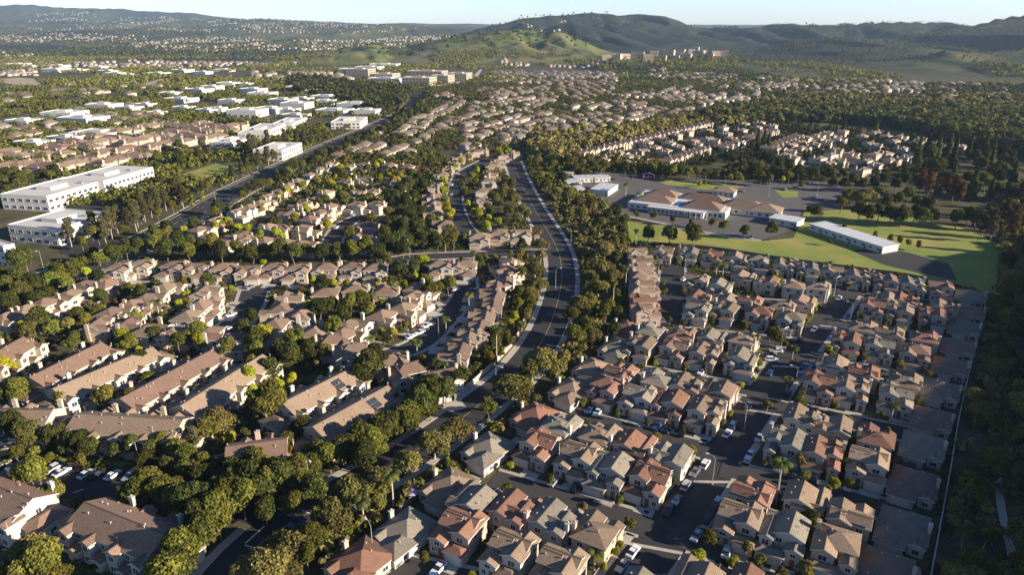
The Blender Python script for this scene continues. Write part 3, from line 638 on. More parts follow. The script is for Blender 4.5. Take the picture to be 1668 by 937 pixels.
# painted marks
stripe('lane_line', avenue, 0, .16, 'paint_yellow'); 
for d_ in (-6.5, -3.2, 3.2, 6.5): stripe('lane_line', art, d_, .15, 'paint_white', dash=3)
def mark_line(name, a, b_, wd=.4):
    a = np.array(G(*a)); b_ = np.array(G(*b_)); d = (b_-a)/np.linalg.norm(b_-a); n_ = np.array([d[1], -d[0]])*wd/2; mb = MB(); z = _rz[0]+.008
    mb.face([(*(a-n_), z), (*(a+n_), z), (*(b_+n_), z), (*(b_-n_), z)]); struct(name, mb.mesh(name, ['paint_white']))
mark_line('stop_line', (473, 826), (514, 841)); mark_line('stop_line', (400, 886), (431, 858)); mark_line('crossing_line', (399, 889), (428, 899), .3); mark_line('crossing_line', (119, 804), (144, 795), .3)
#@@END_ROADS

# ------------------------------------------------------------------ right neighbourhood: rows of houses (photo x, y of the roof, roof colour, facing)
# f = garage side towards the camera, k = backs towards the camera, s = single-storey
RR = [
 ('bottom row left of the wide street', [(745,857,'t','f'),(828,893,'b','f'),(908,921,'b','f')]),
 ('second row up left of the wide street', [(775,805,'g','k'),(840,821,'t','k'),(905,838,'g','k'),(973,858,'b','k')]),
 ('third row up left of the wide street', [(876,720,'t','f'),(940,740,'b','f'),(993,760,'g','f'),(1058,775,'t','f')]),
 ('fourth row up left of the wide street', [(916,688,'g','k'),(980,703,'b','k'),(1036,716,'t','k'),(1094,737,'g','k')]),
 ('fifth row up left of the wide street', [(987,627,'t','f'),(1039,643,'g','f'),(1090,653,'t','f'),(1150,665,'b','f')]),
 ('sixth row up left of the wide street', [(1014,601,'t','k'),(1073,614,'g','k'),(1120,621,'b','k'),(1174,630,'n','k')]),
 ('seventh row up left of the wide street', [(1043,559,'b','f'),(1098,565,'r','f'),(1148,572,'b','f'),(1209,582,'g','f')]),
 ('eighth row up left of the wide street', [(1061,535,'g','k'),(1115,542,'t','k'),(1162,545,'g','k'),(1213,549,'b','k')]),
 ('ninth row up left of the wide street', [(1136,502,'g','f'),(1181,501,'b','f'),(1237,507,'t','f'),(1289,517,'g','f')]),
 ('tenth row up left of the wide street', [(1141,481,'t','k'),(1183,484,'b','k'),(1223,487,'t','k'),(1276,495,'n','k'),(1309,487,'n','k')]),
 ('row behind the short street corner', [(1134,454,'b','f'),(1173,464,'g','f'),(1212,447,'b','k'),(1250,455,'t','k'),(1295,462,'b','k'),(1334,464,'b','k')]),
 ('row backing onto the school lawn', [(1081,408,'b','f'),(1121,410,'g','f'),(1161,414,'t','f'),(1202,419,'b','f'),(1236,423,'g','f'),(1277,429,'b','f'),(1316,435,'g','f'),(1357,440,'b','f'),(1398,447,'b','f'),(1443,454,'r','f'),(1487,460,'g','f'),(1534,466,'r','f'),(1581,480,'g','s')]),
 ('topmost rank right of the wide street', [(1442,482,'b','k'),(1474,485,'t','k'),(1538,496,'b','k')]),
 ('second rank down right of the wide street', [(1422,496,'t','f'),(1467,503,'b','f'),(1521,511,'t','f'),(1580,505,'r','s')]),
 ('third rank down right of the wide street', [(1407,530,'b','k'),(1450,538,'b','k'),(1508,547,'t','k'),(1571,531,'g','s')]),
 ('fourth rank down right of the wide street', [(1380,552,'t','f'),(1434,561,'g','f'),(1491,571,'r','f'),(1561,562,'r','s')]),
 ('fifth rank down right of the wide street', [(1357,587,'b','k'),(1407,602,'t','k'),(1476,617,'b','k'),(1548,594,'r','s')]),
 ('sixth rank down right of the wide street', [(1335,621,'t','f'),(1389,629,'b','f'),(1461,641,'g','f'),(1533,633,'g','s')]),
 ('seventh rank down right of the wide street', [(1308,674,'b','k'),(1358,689,'b','k'),(1428,707,'t','k'),(1518,680,'r','s')]),
 ('eighth rank down right of the wide street', [(1281,716,'g','f'),(1341,733,'t','f'),(1415,749,'b','f'),(1504,724,'g','s')]),
 ('ninth rank down right of the wide street', [(1228,795,'t','k'),(1315,803,'b','k'),(1387,832,'b','k'),(1489,785,'r','s')]),
 ('lowest rank right of the wide street', [(1204,842,'b','f'),(1278,863,'g','f'),(1362,886,'b','f'),(1472,857,'g','s'),(1443,928,'r','s')]),
 ('single-storey row along the avenue bank', [(580,914,'t','s'),(655,862,'g','s'),(727,790,'b','s'),(792,728,'g','s'),(868,675,'t','s'),(928,633,'b','s'),(964,598,'b','s'),(1004,564,'g','s'),(1019,533,'t','s')]),
 ('row cut off by the bottom edge', [(1140,934,'b','k'),(1045,965,'g','f'),(1230,950,'t','k')]),
 ('column west of the short street', [(1042,409,'b','w'),(1045,422,'r','w'),(1047,435,'b','w'),(1048,447,'b','w'),(1049,459,'r','w'),(1049,471,'b','w'),(1051,486,'t','w'),(1053,503,'r','w')]),
]
HOUSES = []; ROWW = {}; rr = random.Random(3)
WALLPICK = {'t': ['stucco_pink', 'stucco_cream'], 'b': ['stucco_cream', 'stucco_beige', 'stucco_white'], 'g': ['stucco_grey', 'stucco_white'], 'n': ['stucco_pink', 'stucco_beige'], 'r': ['stucco_pink', 'stucco_cream']}
HG = 'stucco houses of the suburb'
def house_label(r_, wl, k, n, where, kind='two-storey'):
    q = nth(k+1)+' from left'
    a = '%s-roofed %s %s house, %s, %s' % (RNAME[r_], WNAME[wl], kind, q, where)
    if len(a.split()) > 16: a = '%s-roofed %s house, %s, %s' % (RNAME[r_], WNAME[wl], q, where)
    return ' '.join(a.split()).replace(' ,', ',')
def dist_detail(y): return 3 if y < 240 else (2 if y < 345 else 1)
for where, lst in RR:
    pts = []
    order = sorted(range(len(lst)), key=lambda i: lst[i][0]) if 'column' not in where else list(range(len(lst)))
    for k, i in enumerate(order):
        x, y, r_, fc = lst[i]; single = fc == 's'
        X, Y = G(x, y, 3.6 if single else 5.6)
        wl = rr.choice(WALLPICK[r_]); j = rr.random()
        if fc == 'w': hd, bp = -92, NEAR[rr.randrange(8)]
        elif single: hd, bp = (32 if 'avenue' not in where else 38)+rr.uniform(-1, 1), SING[0 if 'avenue' in where else 1]
        else: hd, bp = (30 if 'lawn' not in where else 22)+rr.uniform(-1.2, 1.2)+(180 if fc == 'k' else 0), NEAR[rr.randrange(8)]
        if 'column' in where: lab_ = '%s-roofed %s house, %s from the top in the %s' % (RNAME[r_], WNAME[wl], nth(k+1), where)
        elif single: lab_ = house_label(r_, wl, k, len(lst), where, 'low single-storey') if 'avenue' not in where else '%s-roofed %s house, %s from left, %s' % (RNAME[r_], WNAME[wl], nth(k+1), where)
        else: lab_ = house_label(r_, wl, k, len(lst), where)
        build(bp, 'suburban_house', X, Y, hd, ROOF[r_], wl, lab_, 'house', HG, dist_detail(Y), sc=.9 if single else 1.0)
        mark_rect(X, Y, hd % 180, 4.9 if not single else 6, 6.3 if not single else 8.4, 1)
        pts.append((X, Y)); HOUSES.append((X, Y, hd, single, '%s house in the %s' % (nth(k+1), where), fc))
    ROWW[where] = pts
# lanes between facing rows, and the concrete aprons in front of the garages
def lane(a, b_, ext0, join=None, trim=None):
    A = ROWW[a]; B = ROWW[b_]
    A = A[:trim] if trim else A; B = B[:trim] if trim else B
    p0 = (np.array(A[0])+np.array(B[0]))/2; p1 = (np.array(A[-1])+np.array(B[-1]))/2; d = (p1-p0)/np.linalg.norm(p1-p0)
    return p0, p1, d
def to_main(p, d, sgn):
    """extend from p along d until close to the wide street's centre line"""
    for k in range(60):
        q = p+d*sgn*k
        if min(np.hypot(q[0]-m_[0], q[1]-m_[1]) for m_ in main_st) < 2.2: return q
    return p+d*sgn*12
R_ = [r_[0] for r_ in RR]
for a, b_ in ((1, 2), (3, 4), (5, 6), (7, 8), (9, 10)):
    p0, p1, d = lane(R_[a], R_[b_], 6, trim=4); road('lane', [p0-d*5, (p0+p1)/2, p1, to_main(p1, d, 1)], 8.0, 'asphalt_old', walk=.9)
for a, b_ in ((13, 14), (15, 16), (17, 18), (19, 20)):
    p0, p1, d = lane(R_[a], R_[b_], 6, trim=3); road('lane', [to_main(p0, d, -1), p0, (p0+p1)/2, p1+d*12], 8.0, 'asphalt_old', walk=.9)
p0 = np.array(G(1366, 480)); road('lane', [p0, np.array(G(1430, 470)), np.array(G(1500, 482)), np.array(G(1560, 492))], 7.5, 'asphalt_old', walk=.9)
p0 = np.array(G(1340, 474)); road('lane', [np.array(G(1160, 436)), np.array(G(1240, 446)), np.array(G(1310, 456)), np.array(G(1366, 476))], 7.5, 'asphalt_old', walk=.9)
p0 = np.array(G(1075, 885)); road('lane', [np.array(G(640, 925)), np.array(G(760, 952)), np.array(G(900, 985))], 8, 'asphalt_old', walk=.9)
road('lane', [np.array(G(1092, 868)), np.array(G(1200, 905)), np.array(G(1330, 930)), np.array(G(1400, 945))], 8, 'asphalt_old', walk=.9)
pavements()
for X, Y, hd, single, w_, fc in HOUSES:
    c, s_ = cos(radians(hd)), sin(radians(hd)); mb = MB(); L = 9.2 if not single else 12
    xm = 1.6 if not single else 2.4
    def P2(u, v_): return (X+u*c+v_*s_, Y-u*s_+v_*c, .13)
    if Y < 260:
        y0 = -5.6 if not single else -8.1
        mb.face([P2(xm-2.4, y0), P2(xm+2.4, y0), P2(xm+2.4, y0-2.6), P2(xm-2.4, y0-2.6)]); struct('driveway', mb.mesh('driveway', ['concrete']))

# ------------------------------------------------------------------ left neighbourhoods
LL = [
 ('row of houses facing the cross street', 0, [(190,438),(228,432),(281,434),(320,437),(363,437),(404,441),(446,437),(484,439),(530,437),(574,436),(612,438)]),
 ('row along the left woods', -68, [(15,519),(50,505),(80,494),(120,481),(143,466),(182,463)]),
 ('row left of the side street', -85, [(192,508),(248,486),(222,496),(275,468),(172,528),(222,527),(250,538)]),
 ('row beside the side street', -88, [(341,476),(334,497),(312,515),(350,543),(385,560),(291,542)]),
 ('row behind the cross street', 180, [(475,482),(533,474),(582,468),(630,472)]),
 ('row right of the side street', 92, [(450,503),(482,513),(440,528),(505,541),(455,552)]),
 ('row left of the cul-de-sac', -62, [(686,471),(678,487),(662,503),(628,515),(578,530),(566,545)]),
 ('group below the cul-de-sac', -25, [(543,556),(572,574),(638,592),(664,607),(723,617)]),
 ('row right of the cul-de-sac', 95, [(797,470),(795,485),(790,502),(778,517),(768,535),(750,550),(735,574)]),
 ('pair above the cul-de-sac', 5, [(719,432),(756,432)]),
 ('row beside the avenue wall', 60, [(826,428),(818,460),(826,444)]),
 ('upper row facing the arterial road', -68, [(332,374),(358,359),(392,345),(409,338),(427,330),(442,320),(460,310),(474,301),(488,294),(510,284),(526,275),(540,266)]),
 ('second row in from the arterial road', 108, [(365,396),(385,383),(433,369),(461,349),(484,334),(500,325),(527,312)]),
 ('third row in from the arterial road', -70, [(408,392),(436,392),(463,372),(497,372),(508,357),(528,346),(543,336),(500,398),(472,396)]),
 ('group around the loop street', 20, [(580,334),(611,333),(596,381),(596,368),(594,394),(580,314),(605,312),(566,271),(590,268),(633,268),(664,271),(625,292),(648,300),(560,296),(590,292)]),
 ('long row left of the curving street', 84, [(717,364),(704,346),(702,332),(701,319),(705,304),(708,293),(717,283),(728,273),(737,264),(747,256),(759,250),(772,245),(785,243)]),
 ('row right of the curving street', -95, [(787,326),(790,309),(797,293),(801,284),(803,269),(811,262),(822,253),(838,247)]),
 ('three houses above the collector street', 0, [(782,386),(815,380),(848,381)]),
]
for where, hd0, lst in LL:
    lst = sorted(lst)
    for k, (x, y) in enumerate(lst):
        X, Y = G(x, y, 5.4)
        r_ = rr.choice('bbbnnnr'); wl = rr.choice(['stucco_cream', 'stucco_white', 'stucco_beige', 'stucco_cream', 'stucco_pink'])
        hd = hd0+rr.uniform(-5, 5)
        bp = MID[rr.randrange(6)]
        build(bp, 'suburban_house', X, Y, hd, ROOF[r_], wl, house_label(r_, wl, k, len(lst), where, ''). replace('  ', ' '), 'house', HG, dist_detail(Y), sc=1.0 if Y < 420 else .95)
        mark_rect(X, Y, hd % 180, 5.8, 6.4, 1); HOUSES.append((X, Y, hd, False, '%s house in the %s' % (nth(k+1), where), 'L'))
        if Y < 330:
            c, s_ = cos(radians(hd)), sin(radians(hd)); mb = MB()
            def P2(u, v_): return (X+u*c+v_*s_, Y-u*s_+v_*c, .13)
            mb.face([P2(-3, -6), P2(3, -6), P2(3, -11.5), P2(-3, -11.5)]); struct('driveway', mb.mesh('driveway', ['concrete']))

# townhouse blocks
TT = [((50,613),(165,557),'r',''), ((88,632),(248,565),'b',''), ((198,648),(345,570),'r',''), ((296,660),(428,577),'b',''), ((462,655),(568,602),'b',''), ((512,694),(632,628),'b',''), ((-70,610),(38,548),'r','')]
for k, (a, b_, r_, _) in enumerate(TT):
    A = np.array(G(*a, 8.6)); B = np.array(G(*b_, 8.6)); M_ = (A+B)/2; L = np.linalg.norm(B-A)+6; hd = math.degrees(math.atan2(B[0]-A[0], B[1]-A[1]))
    bp = bp_town(L, k); wl = ['stucco_cream', 'stucco_white', 'stucco_pink'][k % 3]
    build(bp, 'townhouse_block', M_[0], M_[1], hd, ROOF[r_], wl, '%s-roofed long townhouse block with gabled bays, %s' % (RNAME[r_], ['second from the left in the upper rank', 'third from the left in the upper rank', 'fourth from the left in the upper rank', 'fifth from the left in the upper rank', 'sixth from the left, behind a tall green tree', 'rightmost, nearest the avenue', 'leftmost, cut by the left edge'][k]), 'townhouse', 'long townhouse blocks', 3)
    mark_rect(M_[0], M_[1], hd, 7.4, L/2+2.6, 1)
sp = MB()
for q in range(3):
    for j in range(2): x0, y0 = .8+j*1.7, 4+q*1.15; sp.face([(x0, y0, 8.44-(x0+.4)*.46), (x0+1.6, y0, 8.44-(x0+2)*.46), (x0+1.6, y0+1.05, 8.44-(x0+2)*.46), (x0, y0+1.05, 8.44-(x0+.4)*.46)])
spm = sp.mesh('solar_panel', ['glass'])
for nm_ in ('townhouse_block.004', 'townhouse_block.005'): link('solar_panel', spm, bpy.data.objects[nm_])
TB = [((-40,668),(80,668),'b','half cut by the left edge above the parked cars'), ((125,674),(292,684),'b','in the middle above the row of parked cars'), ((372,728),(462,716),'r','with a yellow tree at its right end'), ((-60,775),(46,812),'r','in the bottom left corner below the parked cars'), ((138,820),(262,870),'n','nearest the camera, with big round vents')]
for k, (a, b_, r_, wt) in enumerate(TB):
    A = np.array(G(*a, 8.6)); B = np.array(G(*b_, 8.6)); M_ = (A+B)/2; L = np.linalg.norm(B-A)+7; hd = math.degrees(math.atan2(B[0]-A[0], B[1]-A[1]))
    bp = bp_town(L, 20+k); wl = ['stucco_cream', 'stucco_beige', 'stucco_pink', 'stucco_white', 'stucco_grey'][k]
    build(bp, 'townhouse_block', M_[0], M_[1], hd, ROOF[r_], wl, '%s-roofed townhouse block %s' % (RNAME[r_], wt), 'townhouse', 'long townhouse blocks', 3)
    mark_rect(M_[0], M_[1], hd, 7.4, L/2+2.6, 1)

# terrace rows and clusters upper right
def terrace(where, a, b_, n, r_='b', rows=1, hdoff=0, jit=0, cat='terraced house', grp='terraced houses in the upper right estate'):
    A = np.array(G(*a, 4)); B = np.array(G(*b_, 4)); hd = math.degrees(math.atan2(B[0]-A[0], B[1]-A[1]))
    rq = random.Random(hash(where) % 1000 if False else sum(map(ord, where)))
    for k in range(n):
        p = A+(B-A)*(k+.5)/n + np.array([rq.uniform(-jit, jit), rq.uniform(-jit, jit)]); wl = rq.choice(['stucco_cream', 'stucco_white', 'stucco_cream', 'stucco_pink'])
        build(ROWS[rq.randrange(4)], 'terraced_house', p[0], p[1], hd+hdoff+rq.uniform(-2, 2), ROOF[rq.choice(r_)], wl, '%s narrow house, %s from the near end, %s' % (WNAME[wl], nth(k+1), where), cat, grp, 2 if p[1] < 600 else 1)
        mark_rect(p[0], p[1], hd, 6, 4, 1)
terrace('long white-gabled row', (942,252), (1156,202), 28, 'bn')
terrace('row behind the school trees', (1080,266), (1150,243), 9, 'bn')
terrace('second row with bright end walls', (1170,243), (1262,213), 11, 'bn')
terrace('dark row with small white gables', (1246,244), (1302,222), 8, 'n')
CL = [('cluster between the long rows', [(990,256),(1012,250),(1030,256),(1043,246),(1062,240),(1080,246),(1092,234),(1108,240),(1125,230),(1138,236),(1150,226),(1168,230),(1180,218),(1192,226),(1205,212),(1218,222),(1230,208),(1245,214),(1255,205),(1050,232),(1075,226),(1100,220),(1150,213),(1175,208),(1210,202),(1235,200),(1118,215),(985,262),(1025,266),(1055,262)], 42),
      ('cluster above the school trees', [(1270,243),(1285,236),(1300,232),(1316,226),(1335,222),(1352,218),(1370,214),(1292,248),(1310,242),(1330,236),(1350,232),(1370,228),(1272,252),(1295,258)], 50),
      ('cluster left of the tall conifers', [(1330,258),(1350,252),(1368,246),(1345,266),(1372,262),(1390,252),(1402,222),(1420,216),(1440,222),(1410,234),(1432,238),(1452,230),(1470,224),(1490,232),(1505,228),(1465,242),(1485,246),(1420,252),(1440,250),(1405,262),(1430,270),(1455,262),(1470,256),(1400,276),(1520,234),(1535,238),(1570,240)], 55)]
for where, lst, hd in CL:
    for k, (x, y) in enumerate(sorted(lst)):
        X, Y = G(x, y, 4.5); wl = rr.choice(['stucco_cream', 'stucco_white', 'stucco_pink']); r_ = rr.choice('bbn')
        build(MID[rr.randrange(6)], 'suburban_house', X, Y, hd-90+rr.choice((0, 180))+rr.uniform(-8, 8), ROOF[r_], wl, house_label(r_, wl, k, len(lst), where, ''). replace('  ', ' '), 'house', HG, 2 if Y < 520 else 1)
        mark_rect(X, Y, hd % 180, 5.8, 6.4, 1)
#@@END_HOUSES

# ------------------------------------------------------------------ lawns, tarmac, banks
_sz = [.10]
def sheet(name, px, mat, z=None):
    _sz[0] += .004; z = _sz[0] if z is None else z
    import bmesh
    bm = bmesh.new(); vs = [bm.verts.new((*G(x, y), z)) for x, y in px]; f = bm.faces.new(vs); bmesh.ops.triangulate(bm, faces=[f])
    me = bpy.data.meshes.new(name); bm.to_mesh(me); bm.free(); me.materials.append(MATS[mat]); struct(name, me)
LAWN = [(1022,361),(1090,368),(1185,388),(1240,393),(1292,388),(1300,372),(1310,345),(1400,340),(1470,352),(1560,368),(1628,398),(1622,478),(1600,478),(1540,458),(1480,450),(1400,440),(1280,424),(1160,406),(1080,400),(1025,395)]
sheet('school_lawn', LAWN, 'lawn'); mark_poly([G(*p) for p in LAWN], 4)
sheet('playground_asphalt', [(1385,408),(1440,404),(1480,412),(1545,430),(1560,458),(1500,446),(1440,432)], 'asphalt')
TAR = [(930,300),(985,280),(1040,284),(1100,292),(1350,297),(1400,312),(1366,340),(1305,344),(1298,372),(1240,392),(1185,386),(1090,366),(1010,352),(985,330)]
sheet('school_tarmac', TAR, 'tarmac'); mark_poly([G(*p) for p in TAR], 4)
sheet('school_lawn', [(1065,291),(1165,297),(1215,305),(1150,309),(1085,301)], 'lawn')
sheet('school_lawn', [(1262,310),(1300,312),(1300,322),(1275,322)], 'lawn')
sheet('school_path', [(1015,352),(1018,350.5),(1190,385.5),(1240,391),(1240,393),(1188,388)], 'concrete')
sheet('office_lawn', [(292,285),(352,266),(420,264),(380,285),(330,300)], 'lawn'); mark_poly([G(*p) for p in [(292,285),(352,266),(420,264),(380,285),(330,300)]], 4)
sheet('office_tarmac', [(85,346),(250,297),(285,288),(335,300),(250,345),(190,375),(180,410),(100,415),(96,402),(188,376),(190,352)], 'asphalt')
sheet('avenue_bank', [(880,330),(905,322),(955,345),(985,385),(960,430),(945,400),(918,372)], 'bank_soil')
sheet('parking_lot', [(-40,742),(250,772),(258,790),(150,806),(110,785),(-40,780)], 'asphalt')
sheet('parking_lot', [(60,446),(105,437),(160,434),(150,450),(90,462)], 'asphalt_old')
sheet('clubhouse_lawn', [(-20,735),(235,757),(240,764),(-20,742)], 'lawn')
sheet('graded_earth', [(0,128),(30,126),(55,128),(68,138),(40,140),(0,134)], 'dry_earth'); sheet('graded_earth', [(225,138),(262,128),(272,130),(245,144)], 'dry_earth')
sheet('distant_road', [(80,142),(200,144),(330,150),(330,152),(200,147),(80,145)], 'concrete')
sheet('distant_road', [(660,143),(700,140),(742,134),(770,125),(782,112),(786,112),(776,128),(746,139),(700,146),(662,148)], 'concrete')
for k in range(7): mark_line('parking_line', (100+k*21, 776+k*1.8), (112+k*21, 763+k*1.6), .18)

# ------------------------------------------------------------------ flat-roofed buildings
def Gt(x, y):
    """a pixel -> the point of the hilly ground it shows"""
    v = 468.5-y; up = v*cos(PITCH)-FPX*sin(PITCH); fw = FPX*cos(PITCH)+v*sin(PITCH)
    ts = np.exp(np.linspace(math.log(.1), math.log(11), 1500)); X = (x-834)*ts; Y = fw*ts; Z = CAMH+up*ts; h = terrain(X, Y); i = int(np.argmax(Z < h))
    return float(X[i]), float(Y[i]), float(h[i])
def block(name, A, hd, w_, d, h, label, cat, group=None, wall='office_white', roof='membrane_roof', nf=0, nr=0, storeys=2, plant=True, terr=False, wh=1.5, z=0, det=True):
    """A = world position of the near right corner; front runs left from it, depth runs along heading hd"""
    e = bpy.data.objects.new(name, None); C.objects.link(e); e.location = (A[0], A[1], z); e.rotation_euler = (0, 0, -radians(hd)); tag(e, label, cat, group)
    mb = MB(); mb.box(-w_, 0, 0, d, -1.5, h-.8); p = .35
    mb.box(-w_, 0, 0, p, h-.8, h); mb.box(-w_, 0, d-p, d, h-.8, h); mb.box(-w_, -w_+p, p, d-p, h-.8, h); mb.box(-p, 0, p, d-p, h-.8, h)
    link('wall', mb.mesh('wall', [wall]), e)
    mb = MB(); mb.box(-w_+p, -p, p, d-p, h-.79, h-.55); link('roof', mb.mesh('roof', [roof]), e)
    if plant:
        mb = MB(); mb.box(-w_*.66, -w_*.33, d*.3, d*.3+min(14, d*.35), h-.55, h+1.6); link('roof_screen', mb.mesh('roof_screen', [wall]), e)
        if det:
            for q in range(3):
                mb = MB(); mb.box(-w_*.3+q*1.2, -w_*.3+q*1.2+1, d*.7, d*.7+1.4, h-.55, h+.6); link('roof_unit', mb.mesh('roof_unit', ['metal_grey']), e)
    b_ = BP()
    for s_ in range(storeys):
        zz = 1.0+s_*(h-.8)/storeys
        for i in range(nf): b_.opening('f', -w_+(i+.5)*w_/nf, zz, w_/nf*.58, wh, 0)
        for i in range(nr): b_.opening('r', (i+.5)*d/nr, zz, d/nr*.58, wh, 0)
    for nm, m_, mats, kids in b_.parts:
        o = link(nm, m_.mesh(nm, mats), e)
        for kn, km, kmats in kids: link(kn, km.mesh(kn, kmats), o)
    mark_rect(A[0]+(-w_/2)*cos(radians(hd))+d/2*sin(radians(hd)), A[1]+w_/2*sin(radians(hd))+d/2*cos(radians(hd)), hd, w_/2+1, d/2+1, 1)
    return e
OG = 'white flat-roofed offices'
a = np.array(G(82, 345)); block('office_building', a, 11, 34, 52, 10, 'long white two-storey office nearest the left edge, with grey roof screen', 'office', OG, nf=6, nr=11, wh=1.8)
a = np.array(G(160, 322)); a = a+np.array([4, 3]); block('office_building', a, 11, 34, 50, 10.8, 'white two-storey office joined to the far end of the long office', 'office', OG, nf=0, nr=12, wh=1.8)
block('office_building', np.array(G(98, 402)), 16, 33, 36, 9.6, 'white two-storey office half hidden by eucalyptus, below the long office', 'office', OG, nf=6, nr=6, wh=1.8)
block('office_building', np.array(G(26, 436))-np.array([2, 2]), 30, 30, 5, 11.5, 'white three-storey office cut by the left edge', 'office', OG, nf=6, nr=2, storeys=3, plant=False)
OL = [((378,247),(415,236),22,'second white office left of the arterial road, behind trees',8,9), ((432,232),(466,216),26,'largest of the three cream offices in the diagonal rank',10,10), ((477,215),(500,204),22,'farthest of the three cream offices in the diagonal rank',9,8), ((461,262),(493,248),26,'nearest cream office in the diagonal rank, beside the green verge',9,9), ((587,210),(599,201),32,'wide low cream office beside the arterial road',8,5)]
for a, b_, w_, lb, h_, n_ in OL:
    A = np.array(G(*a)); B = np.array(G(*b_)); d = B-A; block('office_building', A, math.degrees(math.atan2(d[0], d[1])), w_, float(np.linalg.norm(d)), h_, lb, 'office', OG, nf=7, nr=n_, wh=1.6)
FO = [(60,117,196,9),(78,142,205,8),(132,178,182,9),(178,214,184,7),(214,242,178,7),(236,262,192,7),(312,342,188,7),(340,362,186,8),(365,418,192,9),(292,330,156,10),(322,352,148,8),(350,380,142,8),(384,420,153,8),(384,405,142,7),(400,440,160,8),(430,470,172,8),(452,496,178,8),(405,450,186,7),(440,476,186,6),(462,498,148,7),(490,522,155,7),(500,545,165,7),(545,600,178,7),(450,490,196,6),(508,560,188,6),(575,612,190,8),(545,588,119,9),(575,615,115,9),(600,645,110,9),(592,650,136,9),(0,45,205,6),(60,110,235,6),(10,60,243,6),(100,175,228,6),(255,300,168,6),(60,95,118,8),(100,130,118,7),(150,180,120,7),(165,195,124,7),(200,215,125,6),(230,262,124,7),(30,55,112,7)]
FO += [(5,35,108,7),(70,98,110,6),(140,165,112,6),(270,300,118,6),(310,335,121,6),(345,372,117,6),(120,150,205,6),(275,305,182,6),(510,540,172,7),(470,500,168,7),(350,384,170,6),(255,285,158,7)]
for nm_, pl_ in (('parking_lot', [(300,196),(420,192),(500,184),(510,190),(430,200),(310,204)]), ('parking_lot', [(130,190),(230,186),(235,192),(140,196)]), ('parking_lot', [(340,166),(380,165),(470,160),(470,164),(345,171)]), ('parking_lot', [(0,214),(90,208),(150,214),(60,222),(0,224)])): sheet(nm_, pl_, 'tarmac')
for k, (x0, x1, y, h_) in enumerate(FO):
    A = np.array(G(x1, y)); B = np.array(G(x0, y)); w_ = abs(B[0]-A[0]); dd = min(w_*.75, 42)
    block('commercial_building', A, 9+(k*37) % 14, w_, dd, h_, 'pale flat-roofed commercial building, %s counted from the left among far offices' % nth(1+sum(1 for q in FO if (q[0], q[2]) < (x0, y))), 'commercial building', 'distant commercial buildings', nf=5 if A[1] < 900 else 0, nr=0, storeys=1, det=False, wh=2.2)
APB = [((600,640),133),((652,700),140),((700,730),136),((728,760),132),((660,720),128),((560,600),124)]
for k, ((x0, x1), y) in enumerate(APB):
    A = np.array(G(x1, y)); B = np.array(G(x0, y)); block('apartment_block', A, 14, abs(B[0]-A[0]), 40, 15, 'tall tan apartment block, %s from the left beside the far curving road' % nth(1+sum(1 for q in APB if q[0][0] < x0)), 'apartment block', 'tall tan apartment blocks', wall='stucco_beige', nf=8, nr=3, storeys=3, det=False, wh=2.0)
# campus on the hill
cq = random.Random(5)
CP = [(990,93,20),(1005,95,16),(1020,92,22),(1040,92,26),(1058,96,22),(1066,88,18),(1078,94,20),(1090,88,22),(1100,92,18),(1108,84,24),(1118,90,22),(1128,84,20),(1138,88,24),(1148,82,18),(1155,90,20),(1168,88,18),(1182,88,16),(1112,79,14),(1135,78,14)]
for k, (x, y, wd) in enumerate(sorted(CP)):
    X, Y, Z = Gt(x, y+5); wl = cq.choice(['stucco_beige', 'stucco_pink', 'stucco_cream'])
    block('campus_building', (X+wd/2, Y), cq.uniform(-8, 30), wd*1.25, 18, cq.uniform(9, 20), 'tan campus building on the hilltop, %s from the left' % nth(k+1), 'campus building', 'campus buildings on the hilltop', wall=wl, roof='tile_terracotta', plant=False, nf=4, storeys=2, z=Z, wh=1.6, det=False)
# brown apartments left
def bp_apt(m_):
    b_ = BP(); b_.hip(-15, 9, -6, 6, 5.6, .42, .7); b_.hip(-11, -2, -10, 7.2, 5.4, .42, .6); b_.hip(3, 15, -7.5, 9, 5.2, .42, .6)
    for x in (-13, -.2, 1.6): b_.opening('f', x, 3.4, 1.6, 1.3, -6); b_.opening('f', x, .6, 1.6, 1.6, -6)
    for x in (-9, -4): b_.opening('f', x, 3.4, 1.6, 1.3, -10); b_.opening('f', x, .6, 1.6, 1.6, -10)
    for y in (-5, 0, 5): b_.opening('r', y, 3.3, 1.6, 1.3, 15); b_.opening('r', y, .6, 1.6, 1.6, 15)
    b_.chimney(13, 8.5, 0, 8.6, .9, .7); return b_.finish('apt', m_)
APT = [bp_apt(False), bp_apt(True)]
AP = [(12,272),(45,268),(80,272),(112,270),(20,255),(60,252),(95,250),(140,262),(168,250),(180,264),(200,245),(140,240),(165,232),(190,226),(225,255),(245,240),(215,232),(238,226),(268,236),(262,222),(290,230),(285,216),(310,222),(318,212),(340,214),(205,214),(228,208),(250,206),(275,204),(300,206),(325,203),(348,206),(365,212),(178,214),(150,222),(120,232),(92,240),(5,250),(380,206),(345,225)]
for k, (x, y) in enumerate(sorted(AP)):
    X, Y = G(x, y, 4); r_ = rr.choice('bbrn')
    build(APT[k % 2], 'apartment_house', X, Y, 20+rr.uniform(-12, 12)+rr.choice((0, 90, 180)), ROOF[r_], rr.choice(['stucco_beige', 'stucco_pink']), '%s-roofed low apartment house, %s from the left in the brown-roofed estate' % (RNAME[r_], nth(k+1)), 'apartment house', 'low apartment houses at the left', 2 if Y < 650 else 1)
    mark_rect(X, Y, 20, 15, 12, 1)
